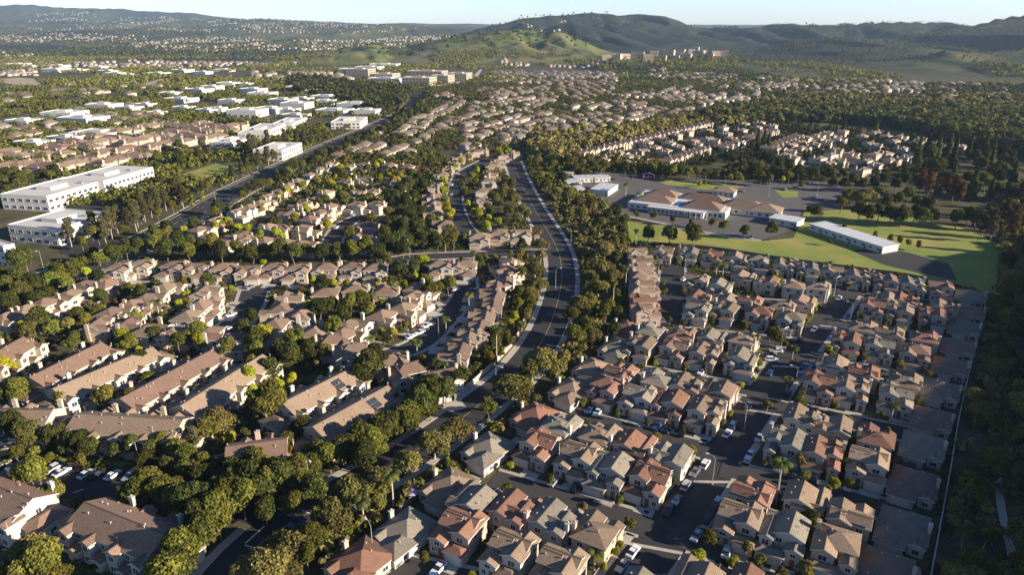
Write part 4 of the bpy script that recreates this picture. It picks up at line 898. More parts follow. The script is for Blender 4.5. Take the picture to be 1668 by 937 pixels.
for k, (x0, x1, y) in enumerate([(10,78,262),(80,118,256),(95,150,268),(0,40,282),(60,112,283),(130,190,222),(200,262,217),(262,320,214),(120,170,247),(290,345,219)]):
    A = np.array(G(x0, y, 3)); B = np.array(G(x1, y, 3)); hd = math.degrees(math.atan2((B-A)[0], (B-A)[1])); L = float(np.linalg.norm(B-A)); mb = MB(); mb.box(-2.8, 2.8, 0, L, 2.7, 2.95)
    e = bpy.data.objects.new('carport', None); C.objects.link(e); e.location = (A[0], A[1], 0); e.rotation_euler = (0, 0, -radians(hd)); tag(e, 'long white flat carport among the brown roofs, %s from the left' % nth(1+[10,80,95,0,60,130,200,262,120,290][:0].__len__()+sorted([10,80,95,0.5,60,130,200,262,120,290]).index({0:.5}.get(x0, x0))), 'carport', 'white carports')
    link('roof', mb.mesh('roof', ['membrane_roof']), e)
    for q in range(5):
        mb = MB(); mb.box(-2, -1.8, 1+q*(L-2.2)/4, 1.2+q*(L-2.2)/4, -.1, 2.7); link('post', mb.mesh('post', ['metal_grey']), e)

# ------------------------------------------------------------------ school
def portable(a, b_, depth, h, label, nwin, grp='school portable classrooms', step=None):
    A = np.array(G(*a)); B = np.array(G(*b_)); d = B-A; L = float(np.linalg.norm(d)); hd = math.degrees(math.atan2(d[0], d[1]))-90
    e = bpy.data.objects.new('portable_classroom', None); C.objects.link(e); e.location = (*A, 0); e.rotation_euler = (0, 0, -radians(hd)); tag(e, label, 'classroom', grp)
    mb = MB(); mb.box(0, L, 0, depth, -.5, h)
    for i in range(int(L/1.2)): mb.box(i*1.2+.55, i*1.2+.6, -.03, 0, 0, h-.1)
    link('wall', mb.mesh('wall', ['office_white']), e)
    mb = MB(); mb.box(-.5, L+.4, -.7, depth+.5, h+.003, h+.3)
    n_ = max(1, int(L/3.6))
    for i in range(1, n_): mb.box(i*L/n_-.06, i*L/n_+.06, -.7, depth+.5, h+.303, h+.38)
    link('roof', mb.mesh('roof', ['metal_roof']), e)
    q = BP()
    for i in range(nwin): q.opening('f', (i+.5)*L/nwin, 1.3, 1.5, 1.1, 0)
    for i in range(max(1, nwin//2)): q.opening('f', (i+.98)*L/max(1, nwin//2)-.8, .05, 1.0, 2.1, 0, 'door')
    for nm, m_, mats, kids in q.parts:
        o = link(nm, m_.mesh(nm, mats), e)
        for kn, km, kmats in kids: link(kn, km.mesh(kn, kmats), o)
    c = A+d/2+np.array([sin(radians(hd)), cos(radians(hd))])*depth/2; mark_rect(c[0], c[1], hd, L/2, depth/2, 1)
portable((1318,375), (1436,414), 11.5, 3.7, 'long white portable classroom row standing alone on the lawn', 10)
portable((918,290), (934,290), 9, 3.4, 'leftmost small portable at the back of the school yard', 2)
portable((937,298), (966,297), 10, 3.4, 'middle grey-roofed portable at the back of the school yard', 4)
portable((969,297), (994,296), 10, 3.4, 'right grey-roofed portable at the back of the school yard', 4)
portable((924,305), (948,304), 12, 3.4, 'white-roofed portable in front of the back portables', 2)
portable((934,316), (952,315), 10, 3.2, 'low grey portable nearest the avenue trees', 2)
portable((962,317), (990,320), 22, 3.8, 'wide flat white classroom left of the main school building', 0)
portable((1252,364), (1297,372), 12, 3.4, 'grey-roofed portable near the right end of the school', 3)
A = np.array(G(1022, 339)); B = np.array(G(1181, 358)); d = B-A; L = float(np.linalg.norm(d)); hd = math.degrees(math.atan2(d[0], d[1]))-90
e = bpy.data.objects.new('school_building', None); C.objects.link(e); e.location = (*A, 0); e.rotation_euler = (0, 0, -radians(hd)); tag(e, 'large white school building with brown hipped roofs and a blue canopy', 'school')
b_ = BP(); mb = MB(); mb.box(0, L, 0, 38, -.5, 4.0); mb.box(L*.24, L*.80, -4.5, 0, -.5, 3.6); link('wall', mb.mesh('wall', ['office_white']), e)
mb = MB(); mb.box(.4, L-.4, .4, 37.6, 4.003, 4.2); mb.box(L*.24-.5, L*.80+.8, -5.5, .2, 3.603, 3.9); link('flat_roof', mb.mesh('flat_roof', ['membrane_roof']), e)
for k, (x0, x1, y0, y1) in enumerate([(4,26,6,18),(L*.46,L-6,24,36),(L-26,L-4,2,16),(6,24,24,36)]):
    q = BP(); q.hip(x0, x1, y0, y1, 4.9, .45, .8, z0=4.1); link('wall', q.wall.mesh('wall', ['office_white']), e); link('roof', q.roof.mesh('roof', ['tile_brown', 'trim']), e)
mb = MB(); mb.box(L*.47, L*.60, 4, 14, 4.35, 4.6); link('blue_canopy', mb.mesh('blue_canopy', ['blue_canopy']), e)
q = BP()
for i in range(12): q.opening('f', L*.26+i*L*.045, 1.2, 1.6, 1.3, -4.5)
for i in range(3): q.opening('f', L*.85+i*3, 1.0, 1.8, 1.8, 0); q.opening('f', 3+i*4, 1.2, 1.6, 1.3, 0)
for i in range(6): q.opening('r', 4+i*5.5, 1.2, 1.6, 1.3, L)
for nm, m_, mats, kids in q.parts:
    o = link(nm, m_.mesh(nm, mats), e)
    for kn, km, kmats in kids: link(kn, km.mesh(kn, kmats), o)
for i in range(5):
    mb = MB(); mb.box(L*.62+i*3.2, L*.62+i*3.2+.5, -6.2, -5.7, -.2, 3.6); link('column', mb.mesh('column', ['office_white']), e)
mc = A+d/2+np.array([sin(radians(hd)), cos(radians(hd))])*19; mark_rect(mc[0], mc[1], hd, L/2+2, 24, 1)
for nm, px, hx, hy, lb in [('classroom_wing', (1212,345), 14, 9, 'hip-roofed classroom wing right of the main school building'), ('classroom_wing', (1246,350), 9, 8, 'small flat hip-roofed classroom at the right end of the school'), ('school_pavilion', (1180,318), 7, 5, 'small tan hipped pavilion on the school tarmac')]:
    X, Y = G(*px); q = BP(); q.walls(-hx, hx, -hy, hy, 3.9); q.hip(-hx+.5, hx-.5, -hy+.5, hy-.5, 3.95, .42, 1.2, walls=False)
    for i in range(4): q.opening('f', -hx+(i+.5)*hx/2, 1.2, 1.5, 1.3, -hy)
    q.opening('r', 0, .1, 1.1, 2.1, hx, 'door'); build(q.finish('wing'), nm, X, Y, hd, 'tile_tan', 'office_white', lb, 'school', None, 3); mark_rect(X, Y, hd, hx, hy, 1)
# play frame
X, Y = G(1056, 291); e = bpy.data.objects.new('play_frame', None); C.objects.link(e); e.location = (X, Y, 0); tag(e, 'purple and red climbing frame on the school yard behind the classrooms', 'climbing frame')
for q, (x, y) in enumerate([(-4,-2),(4,-2),(4,2),(-4,2),(0,0)]):
    mb = MB(); mb.tube([(x, y, -.1), (x, y, 3.4)], .12, 6); link('post', mb.mesh('post', ['metal_grey']), e)
mb = MB(); mb.box(-4.2, 4.2, -2.2, 2.2, 1.4, 1.55); link('deck', mb.mesh('deck', ['purple_plastic']), e)
mb = MB(); mb.face([(-4.6,-2.6,3.2),(0,-2.6,4.6),(0,2.6,4.6),(-4.6,2.6,3.2)]); mb.face([(0,-2.6,4.6),(4.6,-2.6,3.2),(4.6,2.6,3.2),(0,2.6,4.6)]); link('canopy', mb.mesh('canopy', ['purple_plastic']), e)
mb = MB(); mb.tube([(4,0,1.5),(6,0,.9),(8,0,.15)], .45, 8); link('slide', mb.mesh('slide', ['terracotta_plain']), e)
#@@END_BLD

# ------------------------------------------------------------------ vegetation
def leaf_quads(P, Nn, size, rng, aspect=1.0):
    n = len(P); a = rng.normal(size=(n, 3)); u = np.cross(Nn, a); u /= (np.linalg.norm(u, axis=1, keepdims=True)+1e-9); v = np.cross(Nn, u)
    s = size*(.6+.8*rng.random((n, 1))); u = u*s*.5; v = v*s*.5*aspect; b = Nn*s*.12
    V = np.stack([P-u-v-b, P+u-v+b, P+u+v-b, P-u+v+b], 1).reshape(-1, 3)
    return V, np.arange(4*n).reshape(-1, 4)
def crown_pts(lobes, n, rng, squash=.85, jit=.75):
    L = np.array(lobes, float); pr = L[:, 3]**2; pr /= pr.sum(); k = rng.choice(len(L), n, p=pr)
    d = rng.normal(size=(n, 3)); d /= np.linalg.norm(d, axis=1, keepdims=True); d[:, 2] = np.where(d[:, 2] < -.55, -d[:, 2], d[:, 2])
    rad = L[k, 3:4]*(.72+.36*rng.random((n, 1))**.7); P = L[k, :3]+d*rad*np.array([1, 1, squash])
    keep = np.ones(n, bool)
    for j in range(len(L)):
        q = (P-L[j, :3])/np.array([1, 1, squash]); keep &= ~((np.linalg.norm(q, axis=1) < L[j, 3]*.68) & (k != j))
    P = P[keep]; d = d[keep]; Nn = d+rng.normal(size=d.shape)*jit*.6; Nn /= np.linalg.norm(Nn, axis=1, keepdims=True)
    return P, Nn
def limb_mesh(H, R, lobes, rng, mat, r0, bare=False):
    mb = MB(); top = H*.45; bend = rng.normal(size=2)*.15*R
    pts = [(0, 0, -.3), (bend[0]*.4, bend[1]*.4, top*.5), (bend[0], bend[1], top)]
    mb.tube(pts, [r0, r0*.75, r0*.6], 7)
    for l in lobes[:7]:
        a = (bend[0], bend[1], top*rng.uniform(.7, 1.0)); m_ = ((a[0]+l[0])/2, (a[1]+l[1])/2, (a[2]+l[2])/2+.2*R*rng.random())
        mb.tube([a, m_, (l[0], l[1], l[2])], [r0*.5, r0*.33, r0*.12], 5, cap=False)
    return mb.mesh('trunk', [mat])
def make_tree_kind(kind, seed):
    rng = np.random.default_rng(seed); 
    if kind == 'broad':  H, R, n, sz, mat, nl, tz, r0, bark = 9, 3.6, 3000, .46, 'leaf_broad', 9, .42, .24, 'bark'
    elif kind == 'dark': H, R, n, sz, mat, nl, tz, r0, bark = 9.5, 4.0, 3200, .48, 'leaf_dark', 10, .36, .26, 'bark'
    elif kind == 'pepper': H, R, n, sz, mat, nl, tz, r0, bark = 9, 5.4, 4200, .46, 'leaf_olive', 14, .42, .34, 'pale_bark'
    elif kind == 'lime': H, R, n, sz, mat, nl, tz, r0, bark = 6.5, 2.5, 1800, .42, 'leaf_lime', 7, .45, .16, 'bark'
    elif kind == 'gold': H, R, n, sz, mat, nl, tz, r0, bark = 7.5, 2.8, 1900, .42, 'leaf_gold', 7, .42, .16, 'bark'
    elif kind == 'euc': H, R, n, sz, mat, nl, tz, r0, bark = 17, 3.6, 2400, .50, 'leaf_euc', 11, .34, .25, 'pale_bark'
    elif kind == 'rust': H, R, n, sz, mat, nl, tz, r0, bark = 18, 4.4, 2600, .55, 'leaf_rust', 11, .34, .3, 'bark'
    elif kind == 'small': H, R, n, sz, mat, nl, tz, r0, bark = 4.6, 1.8, 1300, .34, 'leaf_broad', 5, .40, .10, 'bark'
    elif kind == 'olive': H, R, n, sz, mat, nl, tz, r0, bark = 5.2, 2.0, 1300, .32, 'leaf_olive', 6, .40, .12, 'pale_bark'
    elif kind == 'conifer':
        H, R, n = 15, 2.3, 2600; z = rng.random(n)**.8; rr_ = R*(1-z)**.75*(.8+.3*rng.random(n))*(1+.18*np.sin(z*38)); th = rng.random(n)*2*pi
        P = np.stack([rr_*np.cos(th), rr_*np.sin(th), 1.0+z*(H-1)], 1); Nn = np.stack([np.cos(th), np.sin(th), .5+0*th], 1)+rng.normal(size=(n, 3))*.35; Nn /= np.linalg.norm(Nn, axis=1, keepdims=True)
        V, F = leaf_quads(P, Nn, .6, rng); mb = MB(); mb.tube([(0,0,-.3), (0,0,H*.9)], [.22, .04], 6)
        return npmesh('crown', V, F, 'leaf_dark'), mb.mesh('trunk', ['bark'])
    zc = H*tz; lobes = []
    for i in range(nl):
        th = 2*pi*i/nl*2.4+rng.random()*.9; q = rng.random()**.6
        if kind in ('euc', 'rust'):
            f = (i+.5)/nl; z = H*(.32+.62*f); rad = R*(.35+.65*sin(pi*min(1, f*.9+.15)))*.6*q; lr = R*(.34+.2*rng.random())
        elif kind == 'pepper':
            z = zc+R*.28*(1-q)+R*.2*rng.random(); rad = R*.68*q; lr = R*(.30+.16*rng.random()); z = z+.1*R
        else:
            f = rng.random(); z = zc+ (H-zc)*.12+(H-zc-R*.35)*f*.85; rad = (R-.42*R)*q*(1-.45*f)*1.15; lr = R*(.36+.2*rng.random())
        lobes.append((rad*cos(th), rad*sin(th), z, lr))
    lobes.append((0, 0, zc+(H-zc)*.45, R*.5))
    ex = []
    for l in lobes:
        for q_ in range(2):
            dd = rng.normal(size=3); dd /= np.linalg.norm(dd); ex.append((l[0]+dd[0]*l[3]*.85, l[1]+dd[1]*l[3]*.85, l[2]+abs(dd[2])*l[3]*.7, l[3]*rng.uniform(.28, .5)))
    P, Nn = crown_pts(lobes+ex, int(n*1.7), rng, .85 if kind != 'pepper' else .8, 1.25); sz *= .82
    if kind == 'pepper':      # drooping skirts
        m_ = rng.random(len(P)) < .25; P[m_, 2] -= rng.random(m_.sum())*1.6
    P[:, 2] = np.maximum(P[:, 2], .5); V, F = leaf_quads(P, Nn, sz, rng)
    return npmesh('crown', V, F, mat), limb_mesh(H, R, lobes, rng, bark, r0)
def make_palm(seed, fan):
    rng = np.random.default_rng(seed); V = []; F = []; H = 10.0
    nf = 34 if fan else 26
    for i in range(nf):
        th = i*2.39996; el = rng.uniform(-.5, 1.1) if fan else rng.uniform(-.15, 1.0); L = rng.uniform(1.5, 2.0) if fan else rng.uniform(2.6, 3.4)
        pts = []; z = H; r = 0; a = el; ns = 7
        for s_ in range(ns):
            pts.append((r*cos(th), r*sin(th), z)); r += L/ns*cos(a); z += L/ns*sin(a); a -= (.16 if fan else .30)
        side = np.array([-sin(th), cos(th), 0])
        for s_ in range(1, ns):
            p = np.array(pts[s_]); q = np.array(pts[s_-1]); wd = (.75 if fan else .62)*sin(pi*(s_+.4)/(ns+.6))
            for sg in (-1, 1):
                for h_ in (0, .5):
                    a0 = q+(p-q)*h_; a1 = q+(p-q)*(h_+.34); e_ = side*sg*wd+(p-q)*.9+np.array([0, 0, -.28*wd]); n0 = len(V)
                    V += [a0, a1, a1+e_, a0+e_*.96]; F.append([n0, n0+1, n0+2, n0+3])
    cm = npmesh('fronds', np.array(V), np.array(F), 'leaf_palm'); mb = MB(); mb.tube([(0,0,-.3), (.05,.02,H*.5), (0,0,H+.1)], [.24, .17, .16] if fan else [.24, .2, .17], 8)
    sk = None
    if fan:
        rngs = np.random.default_rng(seed+9); n = 160; th = rngs.random(n)*2*pi; z = H-rngs.random(n)*1.9; P = np.stack([.42*np.cos(th), .42*np.sin(th), z], 1); Nn = np.stack([np.cos(th), np.sin(th), 0*th+.2], 1); Nn /= np.linalg.norm(Nn, axis=1, keepdims=True)
        V2, F2 = leaf_quads(P, Nn, .5, rngs); sk = npmesh('dead_fronds', V2, F2, 'leaf_dry')
    return cm, mb.mesh('trunk', ['pale_bark']), sk
KT = {k: [make_tree_kind(k, 100*i+j) for j in range(5)] for i, k in enumerate(['broad', 'dark', 'pepper', 'lime', 'gold', 'euc', 'rust', 'small', 'olive', 'conifer'])}
KP = {'fan': [make_palm(1, True), make_palm(2, True)], 'queen': [make_palm(3, False), make_palm(4, False)]}
KN = {'broad': ('broadleaf_tree', 'green leafy tree', 9, 3.6), 'dark': ('evergreen_tree', 'dark green dense tree', 9.5, 4), 'pepper': ('pepper_tree', 'wide olive-brown drooping tree', 9, 5.4), 'lime': ('street_tree', 'bright lime-green rounded tree', 6.5, 2.5),
      'gold': ('golden_tree', 'yellow-leaved tree', 7.5, 2.8), 'euc': ('eucalyptus_tree', 'tall airy eucalyptus', 17, 3.6), 'rust': ('rusty_tree', 'tall rust-brown tree', 18, 4.4), 'small': ('garden_tree', 'small green garden tree', 4.6, 1.8), 'olive': ('olive_tree', 'small olive-grey tree', 5.2, 2.0), 'conifer': ('conifer_tree', 'dark pointed conifer', 15, 2.3)}
TREES = []; tr = random.Random(11); NTREE = {}
def tree(kind, X, Y, s, label, group):
    nm, _, H, R = KN[kind]; c, t_ = KT[kind][tr.randrange(5)]
    e = bpy.data.objects.new(nm, None); C.objects.link(e); e.location = (X, Y, gz(X, Y)); e.rotation_euler = (0, 0, tr.uniform(0, 6.28)); sx = s*tr.uniform(.9, 1.1); e.scale = (sx, sx, s*tr.uniform(.9, 1.12))
    tag(e, label, 'tree', group); link('crown', c, e); link('trunk', t_, e); TREES.append((X, Y, R*s)); NTREE[kind] = NTREE.get(kind, 0)+1
def palm(kind, X, Y, H, label):
    c, t_, sk = KP[kind][tr.randrange(2)]; e = bpy.data.objects.new('palm_tree', None); C.objects.link(e); e.location = (X, Y, gz(X, Y)); e.rotation_euler = (0, 0, tr.uniform(0, 6.28))
    s = H/10; w_ = .75+.25*min(1.3, s); e.scale = (w_, w_, s); tag(e, label, 'palm tree', 'palm trees'); f = link('fronds', c, e); link('trunk', t_, e)
    f.scale = (1, 1, w_/s); f.location = (0, 0, 10*(1-w_/s))
    if sk: d = link('dead_fronds', sk, e); d.scale = (1, 1, w_/s); d.location = (0, 0, 10*(1-w_/s))
    TREES.append((X, Y, 1.2))
def free(X, Y, r, bits=7, lim=.62):
    if occ(X, Y) & bits: return False
    for a in (0, 1.57, 3.14, 4.71):
        if occ(X+cos(a)*r*.75, Y+sin(a)*r*.75) & bits & 5: return False
    for tx, ty, t_r in TREES:
        if abs(tx-X) < 9 and (tx-X)**2+(ty-Y)**2 < ((r+t_r)*lim)**2: return False
    return True
def ordered(items, label, group):
    """items (kind, X, Y, s); labels count along x within the same kind of tree at this place"""
    by = {}
    for it in sorted(items, key=lambda q: (q[1]/max(q[2], 1))): by.setdefault(it[0], []).append(it)
    for kd, l_ in by.items():
        for i, (k_, X, Y, s) in enumerate(l_):
            tree(k_, X, Y, s, '%s, %s from left, %s' % (KN[kd][1], nth(i+1), label), group)
# trees read off the photograph: x, y of the crown's middle, kind, scale
def placed(label, group, lst, lift=.5):
    it = []
    for x, y, kd, s in lst:
        if 60 < x < 480 and 700 < y < 790 and 'parking' in label: s *= .72; y += 8
        X, Y = G(x, y, KN[kd][2]*s*.55)
        near = min(avenue, key=lambda p: (p[0]-X)**2+(p[1]-Y)**2); dd = math.hypot(X-near[0], Y-near[1]); lim = 8.2+(.3*KN[kd][3]*s) if X < near[0] else 6.9+.1*KN[kd][3]*s
        if dd < lim: X, Y = near[0]+(X-near[0])*lim/max(dd, .5), near[1]+(Y-near[1])*lim/max(dd, .5)
        it.append((kd, X, Y, s))
    ordered(it, label, group)
placed('beside the avenue near the bottom edge', 'trees along the avenue', [(474,890,'pepper',1.0),(510,880,'broad',.9),(542,843,'pepper',.95),(572,800,'pepper',1.0),(602,782,'pepper',.9),(426,930,'pepper',1.0),(625,800,'broad',.8),(661,751,'pepper',.85),(703,724,'pepper',.95),(742,700,'pepper',.95),(455,925,'pepper',.8),(500,912,'broad',.7),(525,865,'broad',.7),(617,825,'broad',.6),(610,765,'olive',1.2),(565,862,'small',1.1)])
placed('where the avenue bends', 'trees along the avenue', [(796,668,'broad',.8),(826,627,'pepper',1.1),(845,640,'pepper',.8),(882,588,'pepper',1.15),(905,600,'pepper',.8),(860,600,'pepper',.9),(951,534,'broad',1.2),(935,548,'broad',1.1),(965,548,'pepper',.8),(946,500,'pepper',1.0),(976,472,'pepper',.9),(960,495,'broad',1.0),(930,515,'broad',.9),(985,515,'broad',.9),(1000,480,'dark',.9),(775,660,'broad',.6)])
placed('on the bank right of the avenue', 'trees along the avenue', [(979,440,'pepper',1.1),(1000,450,'pepper',.9),(965,430,'pepper',.9),(960,452,'pepper',.9),(985,405,'pepper',1.0),(1005,420,'dark',.9),(1000,395,'broad',.9),(977,365,'broad',1.1),(965,380,'broad',.8),(948,352,'broad',1.3),(962,335,'broad',1.1),(940,330,'dark',1.0),(925,318,'broad',1.2),(905,312,'pepper',.9),(890,302,'broad',1.2),(880,286,'pepper',.9),(915,290,'dark',1.1),(902,268,'broad',1.2),(875,262,'broad',1.1),(900,250,'pepper',.9),(925,262,'dark',1.1),(870,245,'broad',1.0),(990,350,'dark',.8),(1012,375,'dark',.8),(1008,345,'small',1.2),(970,475,'broad',.9),(1012,445,'dark',.9),(1015,395,'olive',1.2),(1000,540,'dark',.7),(990,500,'broad',.9),(1005,510,'dark',.7)])
placed('left of the avenue beside the gardens', 'trees along the avenue', [(823,312,'pepper',.9),(838,325,'pepper',.9),(851,343,'pepper',.9),(843,360,'broad',1.0),(862,352,'broad',.9),(874,378,'pepper',.9),(886,398,'pepper',.9),(880,420,'olive',1.7),(872,440,'pepper',.9),(878,462,'pepper',.9),(862,480,'pepper',.8),(870,500,'broad',.9),(856,515,'broad',.9),(845,480,'dark',.8),(846,535,'broad',.7),(830,560,'small',1.2),(820,575,'small',1.2),(826,295,'broad',1.0),(840,300,'broad',1.0),(830,345,'dark',.9),(850,400,'dark',.8),(850,450,'broad',.8),(845,425,'broad',.8)])
placed('in the dark wood left of the curving street', 'trees in the dark wood', [(x, y, k, s) for x, y, k, s in [(650,310,'dark',1.1),(665,300,'dark',1.1),(640,325,'dark',1.2),(660,328,'dark',1.2),(676,320,'dark',1.1),(648,345,'dark',1.2),(668,350,'dark',1.2),(684,345,'dark',1.1),(635,350,'broad',1.1),(640,370,'dark',1.2),(660,372,'dark',1.2),(680,372,'dark',1.2),(625,382,'dark',1.1),(645,392,'dark',1.2),(668,394,'broad',1.2),(690,392,'dark',1.2),(632,402,'dark',1.1),(655,408,'dark',1.1),(700,385,'broad',1.1),(712,395,'dark',1.1),(725,388,'euc',.8),(738,395,'broad',1.0),(735,378,'broad',1.0),(690,300,'dark',1.0),(640,295,'gold',1.2),(652,286,'gold',1.1),(680,290,'dark',1.0),(668,282,'dark',1.0),(628,398,'broad',1.0)]])
placed('behind the row facing the cross street', 'trees behind the cross street houses', [(x, y, k, s) for x, y, k, s in [(160,425,'broad',1.2),(185,415,'dark',1.2),(205,408,'dark',1.2),(225,405,'dark',1.2),(250,400,'broad',1.1),(270,408,'dark',1.2),(290,402,'dark',1.1),(308,412,'broad',1.1),(330,405,'dark',1.2),(345,395,'broad',1.2),(360,412,'dark',1.1),(385,408,'broad',1.1),(410,412,'dark',1.1),(432,408,'broad',1.1),(455,410,'dark',1.2),(478,412,'dark',1.2),(500,408,'broad',1.1),(525,412,'dark',1.1),(550,410,'dark',1.1),(575,408,'broad',1.3),(595,406,'broad',1.3),(615,412,'dark',1.1),(690,424,'lime',1.4),(630,425,'broad',.7),(430,432,'lime',.8),(240,432,'broad',.7),(300,378,'lime',1.0),(352,372,'gold',1.1),(250,380,'dark',1.0),(270,372,'dark',1.1),(290,388,'dark',1.1),(310,395,'dark',1.1)]])
placed('in the woods at the left edge', 'woods at the left edge', [(x, y, k, s) for x, y, k, s in [(10,470,'dark',1.2),(30,455,'dark',1.2),(35,480,'dark',1.2),(55,468,'dark',1.2),(60,490,'dark',1.0),(15,495,'dark',1.1),(85,462,'broad',1.2),(75,480,'dark',1.0),(100,455,'broad',1.2),(110,470,'broad',1.0),(95,445,'broad',1.2),(120,438,'dark',1.2),(135,430,'broad',1.1),(140,445,'lime',1.0),(40,420,'dark',1.3),(30,430,'dark',1.2),(5,450,'dark',1.1),(160,452,'dark',.8),(-15,490,'dark',1.2),(-20,460,'dark',1.2),(150,415,'dark',1.0)]])
placed('by the townhouse blocks', 'trees between the townhouses', [(438,663,'broad',1.5),(405,618,'lime',1.3),(410,640,'lime',1.0),(355,685,'pepper',.95),(340,700,'broad',1.0),(316,712,'euc',.55),(62,522,'dark',1.1),(50,540,'pepper',.9),(85,540,'broad',1.0),(110,530,'olive',1.6),(140,525,'broad',.9),(30,640,'broad',1.0),(40,630,'broad',.9),(10,600,'lime',1.1),(170,652,'broad',1.0),(210,560,'broad',1.0),(200,545,'lime',1.2),(215,655,'broad',.9),(240,620,'broad',.8),(105,655,'broad',.8),(230,590,'dark',.9),(250,545,'dark',.9),(290,560,'broad',1.0),(325,560,'lime',1.2),(320,545,'broad',1.1),(370,570,'broad',1.0),(415,575,'broad',1.0),(430,545,'lime',1.3),(420,555,'broad',1.1),(455,570,'dark',1.1),(470,585,'dark',1.1),(480,560,'broad',1.2),(500,570,'dark',1.1),(515,560,'lime',.9),(440,600,'dark',1.0),(410,600,'gold',1.0),(600,600,'dark',1.3),(610,585,'dark',1.2),(590,615,'dark',1.0),(530,575,'broad',.9),(545,535,'broad',1.2),(560,520,'dark',1.1),(570,500,'broad',1.1),(590,495,'broad',1.2),(600,510,'broad',1.0),(540,500,'dark',1.0),(520,505,'dark',1.0),(700,475,'broad',1.0),(730,465,'broad',1.0),(714,470,'broad',.9),(640,545,'lime',.8),(660,530,'small',1.2),(805,545,'dark',.8),(800,585,'gold',.9),(790,575,'small',1.2),(500,690,'broad',.7),(320,640,'broad',.7),(465,720,'broad',.8),(490,700,'dark',.8)])
placed('in the hedge-like belt left of the avenue', 'dense belt left of the avenue', [(x, y, k, s) for x, y, k, s in [(705,630,'dark',1.0),(690,640,'broad',1.0),(720,650,'dark',1.1),(700,660,'dark',1.1),(735,640,'dark',.9),(675,655,'broad',1.0),(690,675,'broad',1.0),(665,680,'broad',1.0),(710,685,'broad',.9),(650,695,'dark',1.0),(672,700,'dark',1.0),(640,710,'broad',1.0),(660,720,'broad',.9),(615,700,'dark',1.0),(625,725,'dark',1.0),(600,720,'dark',1.1),(580,740,'dark',1.0),(605,745,'broad',1.0),(560,735,'dark',1.0),(545,755,'broad',1.0),(570,765,'dark',1.0),(530,770,'broad',1.0),(550,780,'dark',1.0),(505,790,'dark',1.0),(520,800,'broad',.9),(490,775,'broad',1.1),(475,795,'dark',1.1),(460,775,'dark',1.1),(440,790,'broad',1.1),(420,770,'broad',1.1),(425,805,'dark',1.0),(450,815,'dark',1.0),(478,820,'dark',.8),(400,785,'dark',1.1),(500,740,'lime',.8),(475,748,'gold',.9),(440,762,'gold',.9),(415,752,'dark',.9),(515,745,'broad',.9),(745,620,'dark',.8),(640,655,'dark',.8),(735,668,'broad',.7)]])
placed('around the parking row at lower left', 'trees around the parking', [(x, y, k, s) for x, y, k, s in [(222,800,'broad',1.2),(245,790,'broad',1.1),(268,800,'broad',1.2),(290,818,'broad',1.1),(310,825,'dark',1.1),(335,815,'dark',1.2),(350,840,'broad',1.2),(372,810,'broad',1.3),(385,790,'broad',1.2),(395,815,'broad',1.2),(365,850,'broad',1.3),(340,870,'broad',1.2),(320,850,'dark',1.1),(350,892,'broad',1.2),(330,900,'broad',1.2),(300,905,'dark',1.1),(315,930,'broad',1.2),(280,925,'broad',1.0),(340,930,'dark',1.0),(50,900,'pepper',1.0),(65,925,'broad',1.2),(40,930,'broad',1.1),(85,935,'broad',1.0),(60,770,'lime',1.2),(50,778,'broad',1.1),(28,742,'small',1.2),(56,740,'small',1.1),(79,742,'small',1.3),(132,745,'small',1.5),(20,700,'dark',1.0),(45,710,'dark',1.0),(90,705,'dark',1.1),(110,712,'dark',1.1),(130,715,'dark',1.1),(145,722,'dark',1.0),(162,715,'lime',1.0),(215,720,'dark',1.0),(245,725,'dark',1.1),(262,715,'broad',1.1),(285,725,'broad',1.1),(305,740,'broad',1.1),(330,748,'broad',1.1),(355,752,'broad',1.1),(380,762,'dark',1.1),(235,745,'dark',1.0),(190,728,'dark',.8),(270,755,'dark',1.0),(300,765,'dark',1.1),(330,775,'dark',1.1),(360,785,'dark',1.1),(75,820,'lime',.9),(88,808,'broad',.8),(405,745,'broad',.8),(135,760,'dark',.01)]  if s > .1])
placed('on the school lawn', 'trees on the school lawn', [(1056,382,'dark',.95),(1091,385,'dark',1.1),(1130,385,'dark',1.25),(1026,393,'lime',.9),(1003,345,'dark',1.0),(1018,360,'dark',1.0),(1037,350,'small',1.2),(1065,352,'small',1.3),(1096,357,'small',1.5),(1127,361,'small',1.3),(1160,364,'small',1.5),(1180,368,'broad',.9),(1258,374,'dark',1.1),(1213,378,'dark',.8),(1330,346,'broad',1.2),(1322,343,'broad',1.0),(1370,333,'broad',1.2),(1352,394,'small',.9),(1375,372,'small',1.2),(1450,388,'small',1.2),(1465,392,'small',1.2),(1480,396,'small',1.2),(1497,400,'small',1.2),(1425,383,'small',1.1)])
